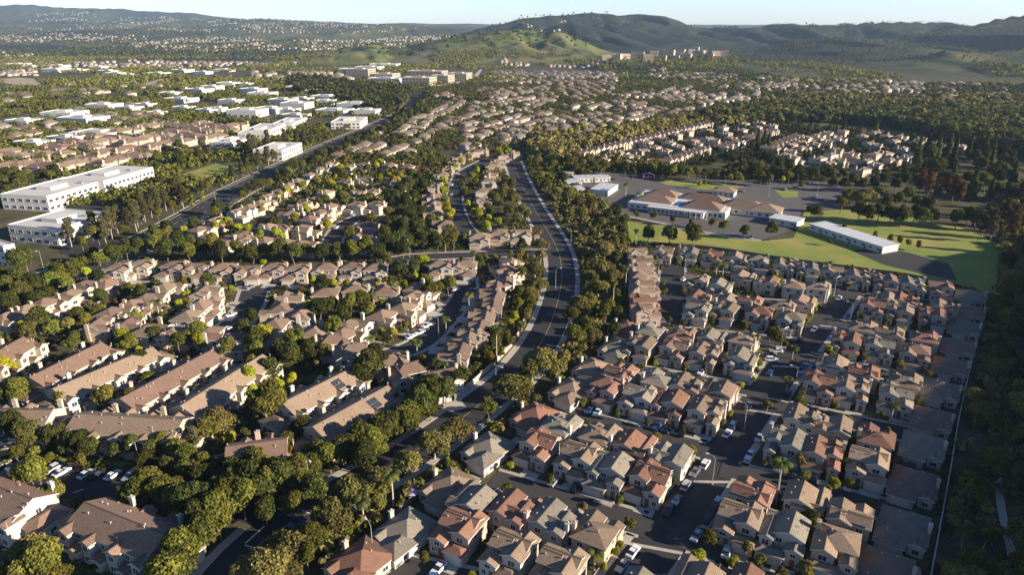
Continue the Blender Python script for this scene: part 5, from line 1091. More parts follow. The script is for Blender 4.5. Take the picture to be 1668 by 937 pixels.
placed('in the wood beyond the lawn', 'trees beyond the lawn', [(x, y, k, s) for x, y, k, s in [(1385,315,'pepper',1.2),(1400,325,'pepper',1.1),(1415,318,'pepper',1.2),(1432,312,'pepper',1.1),(1400,345,'dark',1.2),(1415,350,'dark',1.2),(1432,345,'dark',1.2),(1450,350,'dark',1.3),(1470,352,'dark',1.3),(1490,348,'dark',1.3),(1505,352,'dark',1.3),(1472,338,'gold',.8),(1462,328,'broad',1.2),(1445,328,'dark',1.2),(1480,318,'broad',1.1),(1495,328,'broad',1.1),(1510,335,'dark',1.2),(1520,352,'dark',1.2),(1560,355,'dark',1.2),(1578,352,'dark',1.3),(1592,358,'dark',1.2),(1605,365,'euc',.8),(1618,372,'euc',.9),(1612,350,'rust',.7),(1640,340,'rust',.8),(1655,352,'rust',.8),(1530,305,'rust',1.05),(1515,300,'rust',1.0),(1545,298,'rust',1.05),(1555,308,'rust',1.0),(1500,298,'rust',.9),(1565,315,'rust',.8),(1375,300,'dark',1.1),(1390,292,'dark',1.1),(1405,300,'dark',1.1),(1425,298,'dark',1.1),(1440,292,'dark',1.1),(1460,300,'dark',1.1),(1475,292,'dark',1.1),(1375,285,'broad',1.0),(1355,300,'broad',1.0)]])
placed('in the rank behind the school', 'rank of trees behind the school', [(x, y, k, s) for x, y, k, s in [(935,275,'dark',1.1),(950,268,'broad',1.1),(968,272,'dark',1.1),(985,268,'broad',1.1),(1000,275,'dark',1.2),(1018,276,'dark',1.2),(1030,282,'dark',1.1),(1048,272,'broad',1.1),(1062,274,'broad',1.1),(1078,278,'dark',1.1),(1095,280,'broad',1.1),(1110,278,'dark',1.1),(1122,284,'broad',1.2),(1135,284,'broad',1.1),(1150,282,'broad',1.2),(1165,288,'broad',1.0),(1190,290,'lime',1.1),(1202,290,'broad',1.1),(1240,290,'broad',1.1),(1252,292,'broad',1.1),(1275,292,'lime',1.2),(1285,288,'broad',1.1),(1140,300,'gold',.8),(1148,298,'gold',.7),(1305,302,'small',1.4),(1230,280,'dark',1.2),(1210,272,'dark',1.2),(1222,266,'dark',1.2),(1240,270,'dark',1.3),(1255,262,'dark',1.3),(1270,268,'dark',1.3),(1285,272,'dark',1.3),(1300,280,'dark',1.3),(1262,278,'dark',1.2),(1248,256,'dark',1.2),(1340,280,'dark',1.2),(1352,286,'dark',1.2),(1325,286,'dark',1.2)]])
# lime street trees of the middle streets
placed('along the curving street', 'lime-green street trees', [(723,298,'lime',1.3),(723,312,'lime',1.3),(726,325,'lime',1.3),(728,340,'lime',1.3),(733,352,'lime',1.4),(740,271,'lime',1.3),(752,265,'lime',1.3),(763,257,'lime',1.3),(772,346,'lime',1.3),(780,350,'lime',1.2),(762,335,'lime',1.2),(794,372,'lime',1.2),(810,362,'lime',1.2),(819,242,'lime',1.8),(826,246,'lime',1.8),(812,250,'lime',1.6),(755,318,'broad',1.0),(752,300,'broad',.9),(778,280,'lime',1.1),(770,290,'lime',1.0),(929,215,'lime',1.7),(940,212,'lime',1.7),(950,210,'lime',1.6),(978,205,'lime',1.5)])
placed('among the houses near the arterial road', 'lime-green street trees', [(425,340,'lime',1.2),(427,325,'lime',1.1),(455,319,'lime',1.1),(468,312,'lime',1.3),(492,302,'lime',1.3),(518,294,'lime',1.1),(540,300,'lime',1.1),(554,275,'lime',1.5),(566,272,'lime',1.2),(613,270,'lime',1.4),(620,263,'lime',1.3),(577,281,'lime',1.0),(620,294,'lime',1.4),(534,368,'lime',1.2),(453,385,'lime',1.2),(425,386,'lime',1.2),(403,378,'lime',1.1),(500,345,'lime',1.1),(480,358,'broad',1.0),(475,362,'lime',1.0),(568,381,'broad',1.2),(498,340,'lime',1.0),(372,362,'lime',1.1),(388,372,'lime',1.2),(360,362,'lime',1.2),(375,370,'gold',1.0),(520,330,'broad',.9),(560,320,'broad',1.0),(590,322,'broad',.9),(693,258,'gold',1.2),(665,258,'broad',1.1),(700,268,'dark',1.0),(705,258,'broad',1.0)])
# belts filled at random
def belt(label, group, poly, n, kinds, lo=.8, hi=1.2, bits=7, lim=.55):
    W = [Gt(*p)[:2] for p in poly]; xs = [p[0] for p in W]; ys = [p[1] for p in W]; it = []; tries = 0
    while len(it) < n and tries < n*60:
        tries += 1; X = tr.uniform(min(xs), max(xs)); Y = tr.uniform(min(ys), max(ys))
        if not inpoly(X, Y, W): continue
        kd = tr.choice(kinds); s = tr.uniform(lo, hi); r = KN[kd][3]*s
        if free(X, Y, r, bits, lim): it.append((kd, X, Y, s)); TREES.append((X, Y, r))
    ordered(it, label, group)
belt('on the shaded slope at the right edge', 'trees on the shaded slope', [(1535,985),(1560,760),(1622,490),(1668,420),(1760,520),(1760,985)], 125, ['olive', 'pepper', 'dark', 'olive', 'pepper', 'broad'], .7, 1.2)
belt('between lawn and slope at the right edge', 'trees on the shaded slope', [(1630,470),(1632,395),(1600,350),(1640,300),(1780,300),(1780,500)], 34, ['dark', 'dark', 'euc', 'rust', 'pepper'], .8, 1.15)
belt('in the wood at the right edge', 'woods at the right', [(1480,262),(1560,240),(1700,235),(1700,335),(1580,330),(1500,290)], 70, ['dark', 'dark', 'broad', 'dark', 'conifer'], .9, 1.4)
belt('in the eucalyptus belt by the offices', 'eucalyptus by the offices', [(105,400),(190,372),(235,352),(300,325),(345,300),(330,335),(240,385),(150,425)], 34, ['euc', 'euc', 'broad', 'euc'], .7, 1.05)
belt('on the verge of the arterial road', 'trees of the arterial road', [(360,310),(420,268),(470,252),(500,240),(590,210),(600,215),(500,262),(440,290),(380,318)], 26, ['euc', 'broad', 'dark'], .7, 1.0)
belt('in the office car park', 'trees in the office car park', [(170,348),(260,300),(300,300),(330,300),(250,350),(190,372)], 22, ['small', 'broad', 'olive'], .9, 1.3)
belt('in the strip right of the arterial road', 'trees of the arterial road', [(250,398),(330,352),(400,312),(470,278),(540,250),(600,222),(650,195),(658,205),(600,235),(545,262),(480,290),(410,325),(340,365),(270,412)], 60, ['dark', 'dark', 'broad'], .8, 1.15)
belt('beside the office lawn', 'trees by the office lawn', [(330,262),(420,245),(520,225),(520,245),(440,262),(380,272)], 22, ['dark', 'broad', 'euc'], .8, 1.1)
belt('between the far offices', 'trees between the offices', [(250,300),(260,250),(330,240),(345,260),(290,280)], 14, ['dark', 'broad'], .8, 1.1)
belt('left of the long office', 'trees left of the long office', [(-20,330),(0,290),(60,290),(100,275),(110,290),(30,325)], 18, ['dark', 'dark', 'broad'], .9, 1.2)
for nm_, pl, n_ in [('around the townhouse courts', [(-40,520),(330,500),(480,560),(620,600),(700,640),(560,740),(400,770),(200,740),(-60,740)], 66), ('in gardens near the side street', [(0,520),(120,470),(480,462),(560,560),(420,600),(200,560)], 70), ('in gardens by the cul-de-sac', [(480,465),(860,425),(860,540),(760,640),(640,610),(520,560)], 70), ('in gardens by the loop street', [(350,400),(560,262),(690,262),(690,300),(620,400)], 80), ('in gardens by the collector street', [(640,440),(700,370),(830,300),(860,410),(860,430)], 44)]:
    belt(nm_, 'garden trees of the left streets', pl, n_, ['small', 'broad', 'small', 'dark', 'olive', 'small', 'lime'], .7, 1.0, 7, .75)
# one small tree beside most garages of the right neighbourhood
for X, Y, hd, single, w_, fc in HOUSES:
    if fc == 'L' or tr.random() < .12: continue
    c, s_ = cos(radians(hd)), sin(radians(hd)); sd = -3.4 if not single else -5
    for dy in (-8.6, -7.2, -10):
        u, v_ = sd+tr.uniform(-.8, .8), dy - (2 if single else 0); x, y = X+u*c+v_*s_, Y-u*s_+v_*c
        if not (occ(x, y) & 1) and all((x-a)**2+(y-b_)**2 > 4 for a, b_, _ in TREES[-200:]): break
    else: continue
    kd = tr.choice(['small', 'olive', 'small', 'olive', 'lime', 'small']); s = tr.uniform(.65, .95) if kd != 'lime' else tr.uniform(.5, .7)
    tree(kd, x, y, s, '%s by %s' % ({'small': 'small green tree', 'olive': 'small olive tree', 'lime': 'lime-green tree'}[kd], w_), 'small trees in front of the houses')
placed('on the verge left of the wide street', 'verge shrubs of the wide street', [(1126,749,'lime',.42),(1120,757,'lime',.4),(1106,774,'lime',.42),(1100,782,'lime',.38),(1010,889,'lime',.4),(1004,900,'lime',.42),(984,924,'lime',.42),(1237,594,'lime',.6),(1232,604,'small',.8),(1321,517,'lime',.5),(1315,524,'lime',.5),(1178,690,'small',.6),(1327,504,'lime',.5),(1333,496,'lime',.5),(1227,619,'lime',.4),(1190,675,'lime',.35),(1280,560,'small',.8),(1255,545,'broad',.7),(1265,552,'broad',.8)])
placed('right of the wide street', 'small trees right of the wide street', [(1153,877,'broad',.55),(1136,910,'lime',.75),(1196,925,'lime',.75),(1250,660,'olive',.9),(1262,745,'olive',.8),(1302,755,'olive',1.1),(1380,758,'olive',1.0),(1302,660,'broad',.55),(1349,570,'lime',.7),(1358,790,'lime',.7),(1310,930,'olive',1.0),(1216,897,'olive',.8),(1320,850,'broad',.7),(1335,845,'broad',.6)])
# palms
for k, (x, y, H, kd) in enumerate(sorted([(641,829,10,'queen'),(593,856,7,'queen'),(1262,829,13,'queen'),(1450,690,6,'queen'),(968,930,4.5,'queen'),(809,592,13,'fan'),(680,582,6,'queen'),(605,581,7,'queen'),(494,585,11,'fan'),(610,510,8,'queen'),(642,489,8,'queen'),(677,456,6.5,'queen'),(772,446,11,'fan'),(764,510,8,'queen'),(727,548,7,'queen'),(850,555,7,'fan'),(998,504,12,'fan'),(1018,478,12,'fan'),(1165,459,9,'queen'),(1176,458,8,'queen'),(1035,402,9,'fan'),(87,476,9,'fan'),(261,522,8,'queen'),(223,540,8,'queen'),(554,429,9,'fan'),(474,388,8,'fan'),(1019,321,9,'queen'),(1040,334,8,'queen'),(1056,393,9,'fan'),(1068,640,4,'queen'),(1121,652,4,'queen'),(1227,574,6,'queen'),(1280,640,5,'queen'),(1290,585,4.5,'queen')])):
    X, Y = G(x, y); palm(kd, X, Y, H, '%s palm, %s from the left of all the palms' % ('tall thin fan' if kd == 'fan' else 'feathery', nth(k+1)))
conif = [(1498,240,1.0),(1512,236,1.1),(1530,236,1.2),(1547,236,1.2),(1245,225,1.0),(1235,222,.9),(1252,228,1.0),(1375,205,1.0),(1428,205,1.0)]
placed('in the dark belt above the estate', 'conifers above the estate', [(x, y, 'conifer', s*1.25) for x, y, s in conif])
print('TREES', NTREE, sum(NTREE.values()))
#@@END_TREES

# ------------------------------------------------------------------ far towns and woods: what nobody could count
rng = np.random.default_rng(77)
FX0, FY0, FC = -1800.0, 330.0, 3.0; FW_, FH_ = 1300, 800
FR = np.zeros((FH_, FW_), bool)
def far_mark(x, y, hd, hx, hy):
    c, s_ = cos(radians(hd)), sin(radians(hd)); r = math.hypot(hx, hy)+3
    i0, i1 = int((x-r-FX0)/FC), int((x+r-FX0)/FC)+1; j0, j1 = int((y-r-FY0)/FC), int((y+r-FY0)/FC)+1
    i0, j0 = max(i0, 0), max(j0, 0); i1, j1 = min(i1, FW_), min(j1, FH_)
    if i0 >= i1 or j0 >= j1: return
    II, JJ = np.meshgrid(np.arange(i0, i1), np.arange(j0, j1)); dx = II*FC+FX0+FC/2-x; dy = JJ*FC+FY0+FC/2-y
    FR[j0:j1, i0:i1] |= (abs(dx*c-dy*s_) < hx+.5) & (abs(dx*s_+dy*c) < hy+.5)
for q in FOOT: far_mark(*q)
for x, y, r in TREES: far_mark(x, y, 0, r*.6, r*.6)
for P_ in (LAWN, TAR, [(292,285),(352,266),(420,264),(380,285),(330,300)], [(1065,291),(1165,297),(1215,305),(1150,309),(1085,301)], [(0,128),(30,126),(55,128),(68,138),(40,140),(0,134)], [(225,138),(262,128),(272,130),(245,144)]):
    W = [G(*p) for p in P_]; xs = [p[0] for p in W]; ys = [p[1] for p in W]
    for j in range(int((min(ys)-FY0)/FC), int((max(ys)-FY0)/FC)+1):
        for i in range(int((min(xs)-FX0)/FC), int((max(xs)-FX0)/FC)+1):
            if 0 <= i < FW_ and 0 <= j < FH_ and inpoly(i*FC+FX0, j*FC+FY0, W): FR[j, i] = True
def poly_mask(X, Y, W):
    r = np.zeros(X.shape, bool); n = len(W)
    for i in range(n):
        x0, y0 = W[i]; x1, y1 = W[(i+1) % n]
        if y0 == y1: continue
        r ^= ((y0 > Y) != (y1 > Y)) & (X < (x1-x0)*(Y-y0)/(y1-y0)+x0)
    return r
HV = []; 
def region(px, hd, pw, pd, keep=.9, seed=0, size=(10, 11), jit=1.5):
    W = [Gt(*p)[:2] for p in px]; xs = [p[0] for p in W]; ys = [p[1] for p in W]; c, s_ = cos(radians(hd)), sin(radians(hd))
    cx, cy = (min(xs)+max(xs))/2, (min(ys)+max(ys))/2; R = math.hypot(max(xs)-min(xs), max(ys)-min(ys))/2
    u = np.arange(-R, R, pw); v = np.arange(-R, R, pd); U, V_ = np.meshgrid(u, v)
    V_ = V_ + (np.arange(len(v))[:, None] % 2)*(-pd*.18)
    wob = (fbm(U/160+seed, V_/160, 50+seed, 2)-.5)*60; U = U + wob*.6; V_ = V_+wob
    X = cx+U*s_+V_*c + rng.uniform(-jit, jit, U.shape); Y = cy+U*c-V_*s_ + rng.uniform(-jit, jit, U.shape)
    m_ = poly_mask(X, Y, W) & (rng.random(X.shape) < keep) & (fbm(X/70, Y/70, 90+seed, 3) > .40)
    if size[0] > 11.5: m_ &= (fbm(X/330, Y/260, 7+seed, 3) > .47)
    for x, y, rv in zip(X[m_], Y[m_], (np.arange(len(v))[:, None]+0*U)[m_]):
        i, j = int((x-FX0)/FC), int((y-FY0)/FC)
        if 0 <= i < FW_ and 0 <= j < FH_ and FR[max(0, j-1):j+2, max(0, i-1):i+2].any(): continue
        HV.append((x, y, hd+90*(rng.random() < .5)+rng.uniform(-6, 6), size[0]*rng.uniform(.85, 1.15), size[1]*rng.uniform(.85, 1.15))); far_mark(x, y, hd, size[0]/2, size[1]/2)
region([(545,262),(560,240),(600,222),(662,190),(690,165),(720,150),(760,168),(740,200),(700,236),(660,262),(610,262)], 8, 13.5, 20, .95, 1, (9.5, 9.5), 1.8)
region([(660,262),(700,240),(745,200),(770,165),(790,140),(860,128),(900,150),(930,180),(905,225),(868,240),(838,238),(790,240),(735,250),(700,262)], 25, 15, 22, .85, 2, (9.5, 10), 3)
region([(800,118),(1000,120),(1005,150),(940,170),(900,148),(860,128),(800,132)], -10, 15, 20, .95, 3, (9.5, 10), 3)
region([(930,180),(1000,150),(1290,132),(1310,150),(1240,168),(1150,178),(1060,200),(960,225),(915,225)], 40, 15, 21, .85, 4, (9.5, 10), 3)
region([(1290,131),(1440,133),(1560,150),(1668,160),(1720,190),(1560,182),(1450,172),(1300,162)], 60, 19, 32, .62, 5, (11.6, 11))
region([(815,96),(985,99),(985,106),(815,106)], 80, 12, 30, .95, 6)
region([(0,150),(230,150),(240,165),(0,172)], 20, 16, 40, .35, 7, (14, 14)); region([(0,118),(60,112),(60,124),(0,124)], 20, 15, 26, .9, 8)
region([(410,118),(600,122),(560,135),(420,132)], 60, 17, 40, .6, 9, (16, 14)); region([(110,135),(240,132),(330,140),(330,150),(110,142)], 60, 20, 50, .4, 10)
region([(0,98),(250,98),(480,102),(480,116),(240,114),(0,112)], 75, 18, 44, .75, 12, (12, 11), 6); region([(0,176),(240,170),(330,200),(0,240)], 20, 17, 34, .6, 13, (13, 12), 4)
region([(1060,112),(1280,130),(1668,142),(1668,160),(1290,146),(1040,130)], 50, 18, 34, .7, 15, (12, 11), 6)
region([(1290,150),(1668,175),(1668,195),(1480,190),(1300,180)], 70, 20, 40, .5, 14, (12, 12), 5)
# towns on the far slopes at the left
for k, (px, hd, kp) in enumerate([([(0,56),(120,54),(250,60),(240,70),(0,74)], 80, .6), ([(215,66),(330,60),(480,64),(560,66),(520,76),(360,84),(215,78)], 70, .85), ([(480,76),(560,66),(690,60),(740,56),(735,62),(620,70),(500,84)], 70, .8), ([(60,22),(320,30),(640,42),(690,46),(560,56),(300,52),(40,46)], 80, .45), ([(690,48),(830,40),(900,34),(930,40),(860,50),(740,56)], 80, .6), ([(0,84),(60,84),(60,104),(0,108)], 60, .6), ([(830,36),(870,28),(930,30),(925,38),(850,44)], 80, .7)]):
    region(px, hd, 19, 50, kp*.8, 20+k, (12, 10), 6)
print('FAR HOUSES', len(HV))
hv = np.array(HV); n = len(hv); cz, sz_ = np.cos(np.radians(hv[:, 2])), np.sin(np.radians(hv[:, 2])); hz = terrain(hv[:, 0], hv[:, 1])
def pt(a, b_, z):
    lx, ly = a*hv[:, 3]/2, b_*hv[:, 4]/2
    return np.stack([hv[:, 0]+lx*cz+ly*sz_, hv[:, 1]-lx*sz_+ly*cz, hz+z], 1)
Hh = np.where(rng.random(n) < .8, 5.4, 3.2); rz = Hh+hv[:, 3]/2*.45
B = [pt(-1,-1,-2), pt(1,-1,-2), pt(1,1,-2), pt(-1,1,-2), pt(-1,-1,Hh), pt(1,-1,Hh), pt(1,1,Hh), pt(-1,1,Hh)]
e_ = 1.09; Rf = [pt(-e_,-e_,Hh-.2), pt(e_,-e_,Hh-.2), pt(e_,e_,Hh-.2), pt(-e_,e_,Hh-.2), pt(0,-e_,Hh-.2), pt(0,e_,Hh-.2), pt(0,-.32,rz), pt(0,.32,rz)]
V = np.stack(B+Rf, 1).reshape(-1, 3); base = np.arange(n)[:, None]*16
Fq = np.array([[0,1,5,4],[1,2,6,5],[2,3,7,6],[3,0,4,7],[8,12,9,14],[9,10,15,14],[10,13,11,15],[11,8,14,15]])
F = (base[:, None, :]+Fq[None]).reshape(-1, 4)
for nm, cols in (('far_roof', [(.20,.148,.10), (.15,.105,.072), (.215,.175,.13), (.17,.11,.075), (.22,.19,.15)]), ('far_wall', [(.40,.35,.28), (.36,.29,.23), (.44,.41,.36), (.32,.27,.22), (.38,.34,.3)])):
    m, t, b = nodes_of(nm); g = N(t, 'ShaderNodeNewGeometry'); cr = N(t, 'ShaderNodeValToRGB'); cr.color_ramp.interpolation = 'CONSTANT'
    for i, c_ in enumerate(cols):
        el = cr.color_ramp.elements[i] if i < 2 else cr.color_ramp.elements.new(i/len(cols)); el.position = i/len(cols); el.color = (*c_, 1)
    t.links.new(g.outputs['Random Per Island'], cr.inputs[0]); t.links.new(vary(t, cr.outputs[0], .15, noise(t, .4, 3, g.outputs['Position'])), b.inputs['Base Color']); b.inputs['Roughness'].default_value = .9; MATS[nm] = m
me = npmesh('distant_houses', V, F, ['far_wall', 'far_roof'])
me.polygons.foreach_set('material_index', np.tile([0]*4+[1]*4, n)); tag(link('distant_houses', me), 'small tan-roofed houses of the far suburbs running to the hills', 'houses', None, 'stuff')
# woods and garden trees beyond the streets
def far_trees(name, label, X, Y, R, nq, size, mat, squash=.9):
    n = len(X); 
    if not n: return
    Z = terrain(X, Y); d = rng.normal(size=(n, nq, 3)); d /= np.linalg.norm(d, axis=2, keepdims=True); d[:, :, 2] = np.where(d[:, :, 2] < -.4, -d[:, :, 2], d[:, :, 2])
    lob = rng.normal(size=(n, 4, 3))*.38; lk = rng.integers(0, 4, (n, nq)); off = np.take_along_axis(lob, lk[:, :, None].repeat(3, 2), 1)
    Rr = R[:, None, None]; P = (d*.62+off)*Rr*np.array([1, 1, squash]); P[:, :, 2] += (R*1.05)[:, None]
    P[:, :, 0] += X[:, None]; P[:, :, 1] += Y[:, None]; P[:, :, 2] += Z[:, None]
    Nn = d+rng.normal(size=d.shape)*.35; Nn /= np.linalg.norm(Nn, axis=2, keepdims=True)
    V, F = leaf_quads(P.reshape(-1, 3), Nn.reshape(-1, 3), 1.0, rng)
    c = P.reshape(-1, 1, 3); s_ = (size*R/4.5)[:, None].repeat(nq, 1).reshape(-1, 1, 1)
    V = (c+(V.reshape(-1, 4, 3)-c)*s_).reshape(-1, 3)
    tag(link(name, npmesh(name, V, F, mat)), label, 'trees', None, 'stuff')
def scatter(px, n, thr, seed, cell=80, W=None):
    W = W or [Gt(*p)[:2] for p in px]; xs = [p[0] for p in W]; ys = [p[1] for p in W]
    X = rng.uniform(min(xs), max(xs), n); Y = rng.uniform(min(ys), max(ys), n); k = poly_mask(X, Y, W) & (fbm(X/cell, Y/cell, seed, 3) > thr)
    i = ((X-FX0)/FC).astype(int); j = ((Y-FY0)/FC).astype(int); ins = (i >= 0) & (i < FW_) & (j >= 0) & (j < FH_)
    k &= ~(ins & FR[np.clip(j, 0, FH_-1), np.clip(i, 0, FW_-1)]); return X[k], Y[k]
def mark_line_far(px, w_):
    P_ = smooth([G(*p) for p in px], 6)
    for p in P_: far_mark(p[0], p[1], 0, w_, w_)
mark_line_far([(660,146),(700,143),(742,136),(770,126),(782,112)], 12); mark_line_far([(80,143),(200,146),(330,151)], 9)
X, Y = scatter(None, 24000, .46, 31, 60, [(-700,430),(-190,430),(-200,1300),(-900,1300)]); far_trees('far_woods', 'trees between offices and apartment houses at the left', X, Y, rng.uniform(1.8, 3.6, len(X)), 34, 1.9, 'leaf_broad')
X, Y = scatter(None, 26000, .42, 32, 50, [(-190,420),(40,440),(60,640),(220,840),(420,1500),(-200,1500)]); far_trees('far_garden_trees', 'garden trees among the far tan-roofed houses', X, Y, rng.uniform(1.6, 3.3, len(X)), 30, 1.7, 'leaf_broad')
X, Y = scatter(None, 9000, .50, 33, 50, [(-190,520),(30,520),(60,640),(220,840),(420,1500),(-200,1500)]); far_trees('far_bright_trees', 'bright olive trees among the far tan-roofed houses', X, Y, rng.uniform(2.0, 3.8, len(X)), 30, 1.6, 'leaf_olive')
X, Y = scatter([(1130,205),(1160,185),(1300,178),(1668,190),(1760,215),(1760,270),(1560,236),(1500,215),(1380,200),(1260,200)], 9000, .2, 34); far_trees('shaded_woods', 'dark wooded bank behind the upper right estate', X, Y, rng.uniform(4, 7, len(X)), 60, 2.2, 'leaf_dark')
X, Y = scatter([(1130,215),(1150,190),(1290,160),(1668,165),(1780,180),(1760,200),(1300,188)], 7000, .36, 35); far_trees('ridge_woods', 'mixed trees around the houses above the dark bank', X, Y, rng.uniform(3, 6.5, len(X)), 50, 2.2, 'leaf_olive')
X, Y = scatter([(1000,104),(1200,110),(1290,130),(1668,142),(1760,155),(1700,176),(1300,172),(1240,165),(1040,135)], 9000, .44, 45, 60); far_trees('foothill_woods', 'mixed woods at the foot of the right-hand mountains', X, Y, rng.uniform(2, 4, len(X)), 24, 2.6, 'leaf_dark')
X, Y = scatter([(480,150),(470,128),(560,135),(650,148),(700,150),(705,190),(660,200),(625,190),(560,168)], 5000, .25, 36); far_trees('roadside_woods', 'dark woods flanking the far end of the arterial road', X, Y, rng.uniform(4, 6.5, len(X)), 46, 2.2, 'leaf_dark')
X, Y = scatter([(860,255),(870,225),(940,235),(1010,215),(1140,190),(1150,205),(940,248),(930,275),(880,262)], 3500, .3, 37); far_trees('belt_woods', 'olive and green trees left of the long white-gabled row', X, Y, rng.uniform(3, 5.5, len(X)), 60, 1.8, 'leaf_olive')
X, Y = scatter([(930,268),(935,240),(1160,192),(1320,205),(1560,235),(1560,300),(1380,300),(1230,262),(1130,275)], 5000, .40, 44, 30); far_trees('estate_trees', 'garden trees inside the upper right estate', X, Y, rng.uniform(1.5, 3.2, len(X)), 50, 1.6, 'leaf_dark')
X, Y = scatter([(925,290),(925,262),(1010,268),(1130,280),(1350,288),(1330,300),(1100,288)], 900, .3, 38); far_trees('school_belt', 'dense understorey behind the school yard', X, Y, rng.uniform(2.5, 4, len(X)), 60, 1.6, 'leaf_broad')
X, Y = scatter(None, 60000, .52, 39, 160, [(-2300,1250),(-600,1250),(1500,1350),(1300,1700),(900,2100),(-2600,2600)]); far_trees('plain_woods', 'tree cover of the plain before the hills', X, Y, rng.uniform(2, 4.2, len(X)), 12, 3.0, 'leaf_broad')
X, Y = scatter(None, 70000, .50, 40, 420, [(-6500,2300),(1500,2300),(2200,4200),(3600,7500),(-6000,8500)]); far_trees('hill_trees', 'scattered oaks and scrub on the far hills', X, Y, rng.uniform(2.5, 4.5, len(X)), 6, 6, 'leaf_dark', .6)
X, Y = scatter(None, 16000, .50, 41, 300, [(500,1650),(2600,1650),(3600,4000),(900,4000)]); far_trees('mountain_scrub', 'scrub clumps on the right-hand mountains', X, Y, rng.uniform(1.6, 3.2, len(X)), 6, 5, 'leaf_dark', .6)
# low shrubs and hedges in the near gardens and on the banks
def near_scatter(W, n, thr, seed, cell=14):
    xs = [p[0] for p in W]; ys = [p[1] for p in W]; X = rng.uniform(min(xs), max(xs), n); Y = rng.uniform(min(ys), max(ys), n)
    k = poly_mask(X, Y, W) & (fbm(X/cell, Y/cell, seed, 2) > thr); i = np.clip((X-OX).astype(int), 0, OW-1); j = np.clip((Y-OY).astype(int), 0, OHh-1); k &= OCC[j, i] == 0
    return X[k], Y[k]
AP_ = [G(*p) for p in [(-60,480),(180,400),(640,262),(1000,250),(1020,380),(1600,470),(1520,985),(-200,985)]]
X, Y = near_scatter(AP_, 34000, .45, 60, 9); far_trees('garden_shrubs', 'low shrubs and hedges between the houses', X, Y, rng.uniform(.5, 1.3, len(X)), 22, 2.2, 'leaf_dark', .8)
X, Y = near_scatter(AP_, 16000, .50, 61, 7); far_trees('garden_hedges', 'lighter green hedges and lawns edges between the houses', X, Y, rng.uniform(.4, 1.0, len(X)), 22, 2.4, 'leaf_broad', .8)
X, Y = near_scatter([G(*p) for p in [(1525,985),(1612,480),(1640,300),(1800,300),(1900,985)]], 16000, .36, 62, 12); far_trees('slope_shrubs', 'shrub cover of the shaded slope at the right edge', X, Y, rng.uniform(.8, 2.2, len(X)), 40, 2.0, 'leaf_olive', .8)
X, Y = near_scatter([G(*p) for p in [(560,985),(660,830),(830,700),(940,590),(1015,500),(1020,330),(900,262),(870,262),(890,320),(950,440),(920,540),(850,620),(740,720),(560,830),(430,930),(430,985)]], 9000, .40, 63, 10); far_trees('bank_shrubs', 'shrubs on the bank right of the avenue', X, Y, rng.uniform(.8, 2.0, len(X)), 40, 2.0, 'leaf_olive', .8)
X, Y = near_scatter([G(*p) for p in [(480,830),(600,700),(740,600),(840,560),(860,600),(760,680),(640,760),(520,830),(400,880),(300,985),(200,985),(380,800)]], 5000, .36, 64, 10); far_trees('verge_shrubs', 'undergrowth of the belt left of the avenue', X, Y, rng.uniform(.8, 2.2, len(X)), 40, 2.0, 'leaf_dark', .8)
#@@END_FAR

# ------------------------------------------------------------------ walls, fences, path
def wall_run(name, label, pts, h, th, mat, cat, posts=0, postmat=None, capm=None):
    P_ = smooth([np.array(p) for p in pts], 3.0); L = offset(P_, -th/2); R = offset(P_, th/2); mb = MB(); e = bpy.data.objects.new(name, None); C.objects.link(e); e.location = (*P_[0], 0); tag(e, label, cat)
    ox, oy = P_[0]
    for i in range(len(P_)-1):
        z0, z1 = gz(*P_[i]), gz(*P_[i+1])
        a, b_, c, d = L[i], R[i], R[i+1], L[i+1]
        q = [(a[0]-ox, a[1]-oy, z0-.3), (b_[0]-ox, b_[1]-oy, z0-.3), (c[0]-ox, c[1]-oy, z1-.3), (d[0]-ox, d[1]-oy, z1-.3)]; u = [(x, y, z+.3+h) for x, y, z in q]
        mb.face([q[1], q[2], u[2], u[1]]); mb.face([q[3], q[0], u[0], u[3]]); mb.face(u)
    link('panel', mb.mesh('panel', [mat]), e)
    if posts:
        for i in range(0, len(P_), posts):
            mb = MB(); x, y = P_[i][0]-ox, P_[i][1]-oy; z = gz(*P_[i]); k = th*.8+.1; mb.box(x-k, x+k, y-k, y+k, z-.3, z+h+.2); mb.box(x-k-.08, x+k+.08, y-k-.08, y+k+.08, z+h+.203, z+h+.32); link('pillar', mb.mesh('pillar', [postmat or mat]), e)
wall_run('boundary_wall', 'long pale block wall between the last houses and the shaded slope', [G(1508,985), G(1516,937), G(1545,780), G(1562,680), G(1585,580), G(1608,480)], 1.9, .25, 'block_wall', 'wall')
wall_run('garden_wall', 'cream garden wall with pillars beside the left pavement of the avenue', [G(860,508), G(842,552), G(806,594), G(757,640), G(742,654)], 2.0, .25, 'stucco_cream', 'wall', 3, 'stucco_cream')
wall_run('garden_fence', 'dark garden fence with pale pillars behind the single-storey row along the avenue', [G(500,985), G(560,925), G(640,850), G(715,772)], 1.8, .12, 'fence_wood', 'fence', 3, 'block_wall')
wall_run('school_fence', 'fence behind the row of houses backing onto the school lawn', [G(1062,399), G(1160,407), G(1280,425), G(1400,441), G(1480,452), G(1590,476)], 1.8, .12, 'fence_wood', 'fence')
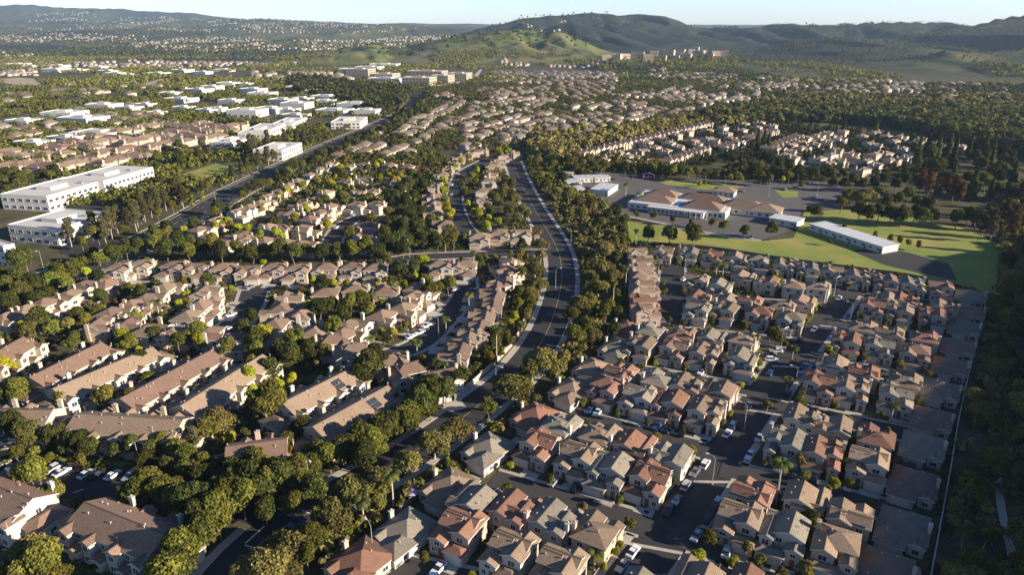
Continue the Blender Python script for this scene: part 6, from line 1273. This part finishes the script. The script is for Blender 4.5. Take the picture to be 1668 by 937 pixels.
for a, b_ in ((3, 2), (5, 4), (7, 6), (9, 8)):
    p0 = (np.array(ROWW[R_[a]][0])+np.array(ROWW[R_[b_]][0]))/2; q = np.array(ROWW[R_[a]][-1]); q2 = np.array(ROWW[R_[b_]][min(3, len(ROWW[R_[b_]])-1)])
    wall_run('yard_fence', 'wooden yard fence between the backs of the %s and %s rows left of the street' % (nth(b_+1), nth(a+1)), [p0, (q+q2)/2], 1.7, .1, 'fence_wood', 'fence')
P_ = [np.array(Gt(*p)[:2]) for p in [(1662,640),(1655,690),(1640,740),(1628,790),(1632,840),(1645,890),(1652,937)]]; P_ = smooth(P_, 2.0); L = offset(P_, -.9); R = offset(P_, .9); mb = MB()
for i in range(len(P_)-1): mb.face([(*L[i], gz(*L[i])+.12), (*R[i], gz(*R[i])+.12), (*R[i+1], gz(*R[i+1])+.12), (*L[i+1], gz(*L[i+1])+.12)])
struct('footpath', mb.mesh('footpath', ['concrete']))

# ------------------------------------------------------------------ cars
def loft(mb, secs, mi=0):
    for a, b_ in zip(secs, secs[1:]):
        n = len(a)
        for k in range(n): mb.face([a[k], a[(k+1) % n], b_[(k+1) % n], b_[k]], mi)
    mb.face(secs[0][::-1], mi); mb.face(secs[-1], mi)
def car_kind(suv):
    H = 1.72 if suv else 1.42; sec = []; W = .91
    def S(y, w_, z0, z1, ch): return [(-w_, y, z0), (w_, y, z0), (w_+.02, y, (z0+z1)/2), (w_-ch, y, z1), (-w_+ch, y, z1), (-w_-.02, y, (z0+z1)/2)]
    hood = .98 if suv else .88; tr_ = 1.05 if suv else .98
    prof = [(-2.3,.78,.45,.66,.05), (-2.2,.86,.3,.80,.06), (-1.3,.9,.25,hood,.07), (-.85,.9,.25,hood+.06,.07), (1.4,.9,.25,tr_,.07), (2.05,.88,.28,tr_-.03,.07), (2.25,.8,.42,.8,.05)]
    body = MB(); loft(body, [S(*p) for p in prof])
    if suv: cab = [(-1.0,.80,hood,hood+.04), (-.35,.72,hood,H-.06), (.2,.7,hood,H), (1.7,.7,hood,H-.04), (2.1,.78,hood,hood+.06)]
    else: cab = [(-.95,.80,hood,hood+.04), (-.2,.66,hood,H-.04), (.3,.64,hood,H), (1.0,.66,hood,H-.06), (1.75,.78,hood,hood+.1)]
    gl = MB()
    secs = [[(-w_-.06, y, z0-.02), (w_+.06, y, z0-.02), (w_, y, z1), (-w_, y, z1)] for y, w_, z0, z1 in cab]; loft(gl, secs)
    roof = MB(); y0, y1 = (cab[1][0], cab[3][0]); w_ = .66 if suv else .6
    roof.box(-w_, w_, y0+.06, y1-.04, H-.05, H+.03)
    wh = MB(); wh.tube([(-.11, 0, 0), (.11, 0, 0)], .33, 14); rim = MB(); rim.tube([(-.12, 0, 0), (.12, 0, 0)], .2, 10)
    hl = MB(); hl.box(-.16, .16, -.04, .05, -.06, .06)
    return dict(body=body, gl=gl, roof=roof, wh=wh, rim=rim, hl=hl, hood=hood)
CARS = []
for suv in (False, True):
    d = car_kind(suv); CARS.append(dict(body=d['body'].mesh('body', ['car_white'], True), gl=d['gl'].mesh('windows', ['glass'], True), roof=d['roof'].mesh('roof', ['car_white']), wh=d['wh'].mesh('wheel', ['tyre']), rim=d['rim'].mesh('rim', ['metal_grey']), hl=d['hl'].mesh('headlight', ['lens'])))
def car(x, y, col, hd, label, suv=False, group='cars parked in the suburb'):
    X, Y = G(x, y); X, Y = X, Y; k = CARS[1 if suv else 0]; e = bpy.data.objects.new('parked_car', None); C.objects.link(e); e.location = (X, Y, .09); e.rotation_euler = (0, 0, -radians(hd)+pi); tag(e, label, 'car', group)
    for nm in ('body', 'roof'):
        o = link(nm, k[nm], e); o.material_slots[0].link = 'OBJECT'; o.material_slots[0].material = MATS['car_'+col]
    link('windows', k['gl'], e)
    for sx in (-.84, .84):
        for sy in (-1.38, 1.4): wl_ = link('wheel', k['wh'], e, (sx, sy, .33)); link('rim', k['rim'], wl_)
        link('headlight', k['hl'], e, (sx*.78, -2.2, .66))
CL_ = [('along the left kerb of the wide street', 35, [(1031,903,'white',0),(1014,926,'silver',0),(1148,760,'white',1),(1131,773,'grey',0),(1117,795,'silver',1),(1101,820,'blue',0),(1090,836,'black',1),(1184,710,'white',0),(1194,696,'blue',1),(1219,664,'grey',0),(1254,610,'blue',0),(1326,539,'white',0),(1366,488,'white',0)]),
 ('along the right kerb of the wide street', 35, [(1168,822,'silver',0),(1160,836,'black',1),(1152,849,'black',0),(1134,877,'silver',0),(1236,717,'silver',0),(1221,745,'white',0),(1282,646,'black',1),(1302,613,'grey',0),(1310,599,'blue',0),(1356,549,'white',0),(1382,519,'blue',1),(1303,556,'black',0)]),
 ('in the parking bay beside the wide street', 100, [(1264,574,'white',0),(1253,581,'black',0),(1257,589,'white',1)]),
 ('on a driveway right of the wide street', 30, [(1183,903,'white',0),(1267,765,'silver',1),(1282,769,'red',0),(1309,777,'silver',0),(1325,782,'black',1),(1380,795,'white',0),(1297,775,'grey',0)]),
 ('on a driveway left of the wide street', 32, [(793,770,'silver',0),(960,672,'blue',0),(973,675,'white',0),(1071,698,'blue',1),(1087,703,'black',0),(1112,708,'black',0),(660,907,'red',0),(652,916,'grey',0),(714,931,'white',0),(1040,593,'white',1),(1142,609,'white',0),(902,788,'silver',0),(1113,457,'white',0),(938,797,'black',1)]),
 ('in the parking row at the lower left', 22, [(4,760,'silver',0),(24,766,'black',1),(40,758,'white',0),(87,768,'white',1),(101,773,'white',0),(141,776,'white',0),(158,777,'black',1),(184,778,'white',0),(213,780,'silver',1)]),
 ('beside the cul-de-sac', 40, [(695,533,'white',0),(684,544,'white',0),(669,551,'white',0),(741,474,'white',1),(769,475,'grey',0),(743,455,'blue',0)]),
 ('on the left side streets', 35, [(377,515,'white',0),(153,500,'silver',0),(111,511,'black',1),(510,741,'blue',0),(408,470,'grey',0),(369,539,'white',0)]),
 ('on the avenue near the bottom edge', 45, [(484,855,'blue',0)]),
 ('on the loop and curving streets', 8, [(736,302,'white',0),(735,318,'silver',0),(752,345,'grey',0),(548,372,'white',0),(575,352,'silver',0),(746,285,'white',0)]),
 ('on the school tarmac', 20, [(1223,388,'silver',0),(1280,310,'white',0),(1300,305,'grey',0),(1330,322,'white',1),(1210,312,'silver',0),(1345,330,'black',0)])]
for where, hd, lst in CL_:
    for k, (x, y, col, suv) in enumerate(sorted(lst, key=lambda q: (-q[1], q[0]))):
        car(x, y, col, hd+rr.uniform(-3, 3)+(180 if rr.random() < .5 else 0), '%s %s %s, %s from the nearest' % (col, 'tall car' if suv else 'car', where, nth(k+1)), bool(suv))
# ------------------------------------------------------------------ lamps
def lamp(k, x, y, H, toward):
    X, Y = G(x, y); e = bpy.data.objects.new('street_lamp', None); C.objects.link(e); e.location = (X, Y, 0); e.rotation_euler = (0, 0, -radians(toward)); tag(e, 'tall grey street lamp with curved arm, %s from the left of all the lamps' % nth(k+1), 'street lamp', 'street lamps')
    link('pole', LP, e, scale=(1, 1, H/9)); link('arm', LA, e, (0, 0, H-9)); link('lamp_head', LH, e, (0, 0, H-9))
mb = MB(); mb.tube([(0,0,-.2), (0,0,4.5), (0,0,9)], [.10, .07, .05], 8); mb.box(-.2, .2, -.2, .2, -.2, .35); LP = mb.mesh('pole', ['concrete'])
mb = MB(); mb.tube([(0,0,8.9), (0,.7,9.45), (0,1.8,9.6)], .06, 6); LA = mb.mesh('arm', ['metal_grey']); mb = MB(); mb.box(-.18, .18, 1.7, 2.5, 9.5, 9.66); LH = mb.mesh('lamp_head', ['lens'])
for k, (x, y, H, tw) in enumerate(sorted([(1271,573,8.5,60),(1294,637,8,-60),(1358,482,8,60),(1115,443,8,-60),(1385,522,7,-60),(24,897,8,60),(229,763,8,180),(506,804,10,140),(715,556,9,-60),(667,419,9,180),(71,438,9,180),(930,398,8,-90),(1298,309,10,0),(1330,325,10,0),(1252,320,10,0),(1180,312,10,0),(608,905,8,-40),(1160,790,8,-60),(1212,700,8,-60),(808,640,9,120),(905,470,9,90),(352,332,9,100),(230,392,9,100),(209,245,9,90)])): lamp(k, x, y, H, tw)
for k, (a, b_) in enumerate([((1129,786),(1212,787)), ((1020,886),(1112,903)), ((1258,597),(1318,600)), ((1212,668),(1262,676)), ((1335,531),(1366,534))]):
    mark_line('gutter_strip', a, b_, 1.0)
    bpy.data.objects[[o.name for o in bpy.data.objects if o.name.startswith('gutter_strip')][-1]].data.materials[0] = MATS['concrete']
# two lilac garden parasols behind the single-storey row
for k, (x, y) in enumerate([(672,801), (668,794)]):
    X, Y = G(x, y, 2.3); e = bpy.data.objects.new('parasol', None); C.objects.link(e); e.location = (X, Y, 0); tag(e, ['round lilac garden parasol nearer the palm', 'lilac garden parasol just behind the other one'][k], 'parasol', None)
    mb = MB(); n = 10; ring = [(1.7*cos(2*pi*i/n), 1.7*sin(2*pi*i/n), 2.1) for i in range(n)]
    for i in range(n): mb.face([ring[i], ring[(i+1) % n], (0, 0, 2.75)])
    link('canopy', mb.mesh('canopy', ['lilac_cloth']), e); mb = MB(); mb.tube([(0,0,0), (0,0,2.6)], .04, 6); link('pole', mb.mesh('pole', ['metal_grey']), e)
